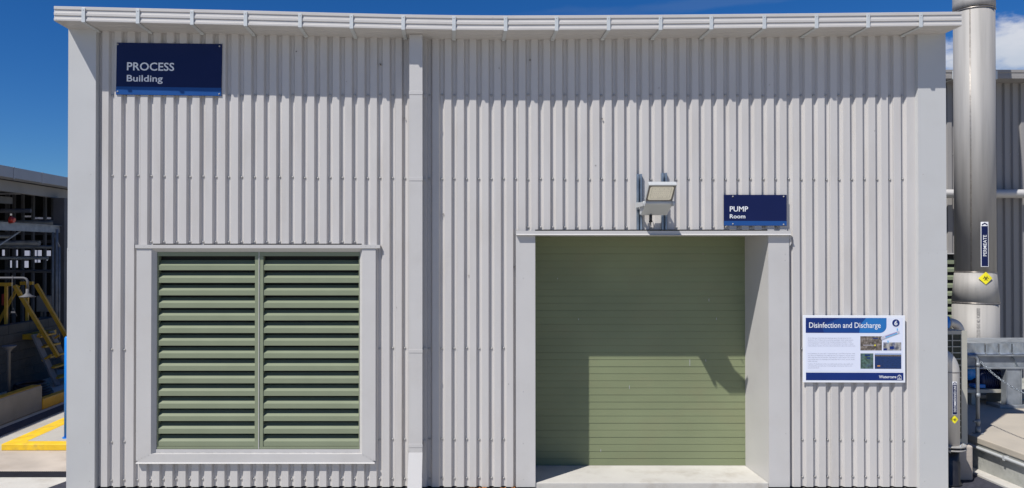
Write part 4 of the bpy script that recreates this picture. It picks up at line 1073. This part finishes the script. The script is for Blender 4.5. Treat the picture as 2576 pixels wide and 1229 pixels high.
# block wall
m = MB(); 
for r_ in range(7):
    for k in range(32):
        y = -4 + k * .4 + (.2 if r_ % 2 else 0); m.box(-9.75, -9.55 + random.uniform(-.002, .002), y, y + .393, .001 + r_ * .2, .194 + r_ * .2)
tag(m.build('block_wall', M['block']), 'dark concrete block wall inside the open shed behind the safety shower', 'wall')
def cabinet(px0, px1, py0, py1, y, m_, label):
    t_ = empty('control_cabinet', (xat((px0 + px1) / 2, y), y, 0), label, 'cabinet')
    a, b_, z0_, z1_ = xat(px0, y), xat(px1, y), zat(py1, y), zat(py0, y)
    q_ = MB(); q_.box(a, b_, y, y + .3, z0_, z1_); q_.build('casing', m_, t_, bevel=.01)
    q_ = MB(); q_.box(a + .03, b_ - .03, y - .012, y - .001, z0_ + .03, z1_ - .03); d_ = q_.build('door', m_, t_, bevel=.006)
    q_ = MB(); q_.box(b_ - .07, b_ - .05, y - .03, y - .013, (z0_ + z1_) / 2 - .06, (z0_ + z1_) / 2 + .06); q_.build('handle', M['black'], d_)
    q_ = MB()
    for xx in (a + .04, b_ - .06): q_.box(xx, xx + .02, y + .1, y + .2, 0.001, z0_ - .001)
    q_.build('leg', M['shedm'], t_)
cabinet(92, 126, 745, 785, 9.6, M['shedl'], 'grey control cabinet in the dark shed, behind the far stair handrail')
cabinet(96, 124, 800, 812, 9.6, M['shedl'], 'low grey box on legs in the dark shed, below the control cabinet')
rs = MB(); rs.box(xat(5, 9.0), xat(18, 9.0), 9.0, 9.02, zat(769, 9.0), zat(740, 9.0)); rs.box(xat(11, 9.), xat(12, 9.), 9.0205, 9.05, .001, zat(740, 9.0))
tag(rs.build('red_notice_board', M['red']), 'dull red notice board on a post inside the dark shed, left of the stair rails', 'notice board')
pp = empty('pipe_rack', (-11, 8.5, 0), 'dark horizontal pipes and posts forming a rack inside the shed above the stair', 'pipe rack')
for (py_, yy, rr_) in ((596, 8.2, .035), (612, 9.4, .06), (622, 10.5, .04), (650, 9.8, .04), (683, 10.2, .04), (518, 7.5, .04), (531, 9.0, .05), (560, 10.8, .06)):
    q_ = MB(); z_ = zat(py_, yy); q_.tube([(-16, yy, z_), (-10.3, yy, z_)], rr_, 10); q_.build('pipe', M['shedm'] if py_ % 2 else M['galvd'], pp)
for px_c in (12, 30, 52, 78, 108, 128):
    q_ = MB(); x_ = xat(px_c, 10.9); q_.box(x_, x_ + random.choice((.05, .08, .10)), 10.9, 11.0, .001, 4.5); q_.build('post', M['shedm'], pp)
# red boxes on the inner beam
m = MB(); m.tube([(xat(26, 7.0), 7.0, zat(553, 7.0)), (xat(36, 7.0), 7.0, zat(555, 7.0))], [.09, .05], 12)
tag(m.build('red_hook_block', M['red']), 'small red hoist block above the grey crane beam in the shed', 'hoist')

# stair and access platform
yn, yf = 7.32, 8.02
stp = empty('access_stair', (-9, 7.6, 0), 'yellow railed access stair and platform with steep treads inside the shed', 'stair')
pt = [at(86, 842, yn), at(145, 966, yn)]
for yy in (yn, yf):
    m = MB(); m.bar((pt[0].x, yy, pt[0].z), (pt[1].x, yy, .02), .04, .20, up=(0, 1, 0)); m.build('stringer', M['bund'], stp)
for k in range(5):
    t = k / 5 + .03; x = pt[0].x + (pt[1].x - pt[0].x) * t; z = pt[0].z * (1 - t) + .0
    m = MB(); m.box(x - .06, x + .12, yn + .022, yf - .022, z - .035, z); m.build('tread', M['yellowst'], stp)
m = MB(); m.box(-12.5, pt[0].x - .03, yn, yf + .3, pt[0].z - .11, pt[0].z + .0); m.build('platform_deck', M['yellowst'], stp)
def rail(a, b, w_=.075):
    m = MB(); m.bar(a, b, w_, w_); m.build('handrail', M['yellowst'], stp)
rail(at(37, 719, yn - .06), at(146, 898, yn - .06)); rail(at(91, 716, yf), at(170, 853, yf))
rail(at(-60, 716, yn - .05), at(30, 716, yn - .05)); rail(at(52, 713, yf), at(83, 713, yf)); rail(at(47, 719, yf + .3), at(-6, 816, yf + .3), .055)
rail(at(94, 846, yn - .06), at(104, 838, yn - .03), .04); rail(at(106, 908, yn - .06), at(130, 893, yn - .06), .04); rail(at(137, 852, yf), at(150, 844, yf), .04)
for q, yy, ta, tb in ((15.8, yn - .05, 719, 838), (68.8, yf, 717, 830), (-35, yn - .05, 719, 838)):
    m = MB(); m.bar(at(q, ta, yy), (at(q, ta, yy).x, yy, zat(tb, yy)), .055, .055); m.build('rail_post', M['yellowst'], stp)
# hose bundle on the floor
m = MB()
for k in range(5):
    ring = []; rr_ = .38 - .03 * k
    for j in range(20):
        a = 2 * math.pi * j / 20; ring.append((-8.75 + rr_ * math.cos(a), 6.2 + rr_ * 1.2 * math.sin(a), .04 + .05 * k))
    m.tube(ring, .035, 8, closed=True)
tag(m.build('coiled_hose', M['rubber']), 'dark coiled hose lying on the floor at the foot of the access stair', 'hose')
# safety shower, coloured dark to stand in for the shed's shade
SY = 4.3
sp = empty('safety_shower', (-8.4, SY, 0), 'grey emergency shower with overhead head, pull handle and eyewash bowl', 'shower')
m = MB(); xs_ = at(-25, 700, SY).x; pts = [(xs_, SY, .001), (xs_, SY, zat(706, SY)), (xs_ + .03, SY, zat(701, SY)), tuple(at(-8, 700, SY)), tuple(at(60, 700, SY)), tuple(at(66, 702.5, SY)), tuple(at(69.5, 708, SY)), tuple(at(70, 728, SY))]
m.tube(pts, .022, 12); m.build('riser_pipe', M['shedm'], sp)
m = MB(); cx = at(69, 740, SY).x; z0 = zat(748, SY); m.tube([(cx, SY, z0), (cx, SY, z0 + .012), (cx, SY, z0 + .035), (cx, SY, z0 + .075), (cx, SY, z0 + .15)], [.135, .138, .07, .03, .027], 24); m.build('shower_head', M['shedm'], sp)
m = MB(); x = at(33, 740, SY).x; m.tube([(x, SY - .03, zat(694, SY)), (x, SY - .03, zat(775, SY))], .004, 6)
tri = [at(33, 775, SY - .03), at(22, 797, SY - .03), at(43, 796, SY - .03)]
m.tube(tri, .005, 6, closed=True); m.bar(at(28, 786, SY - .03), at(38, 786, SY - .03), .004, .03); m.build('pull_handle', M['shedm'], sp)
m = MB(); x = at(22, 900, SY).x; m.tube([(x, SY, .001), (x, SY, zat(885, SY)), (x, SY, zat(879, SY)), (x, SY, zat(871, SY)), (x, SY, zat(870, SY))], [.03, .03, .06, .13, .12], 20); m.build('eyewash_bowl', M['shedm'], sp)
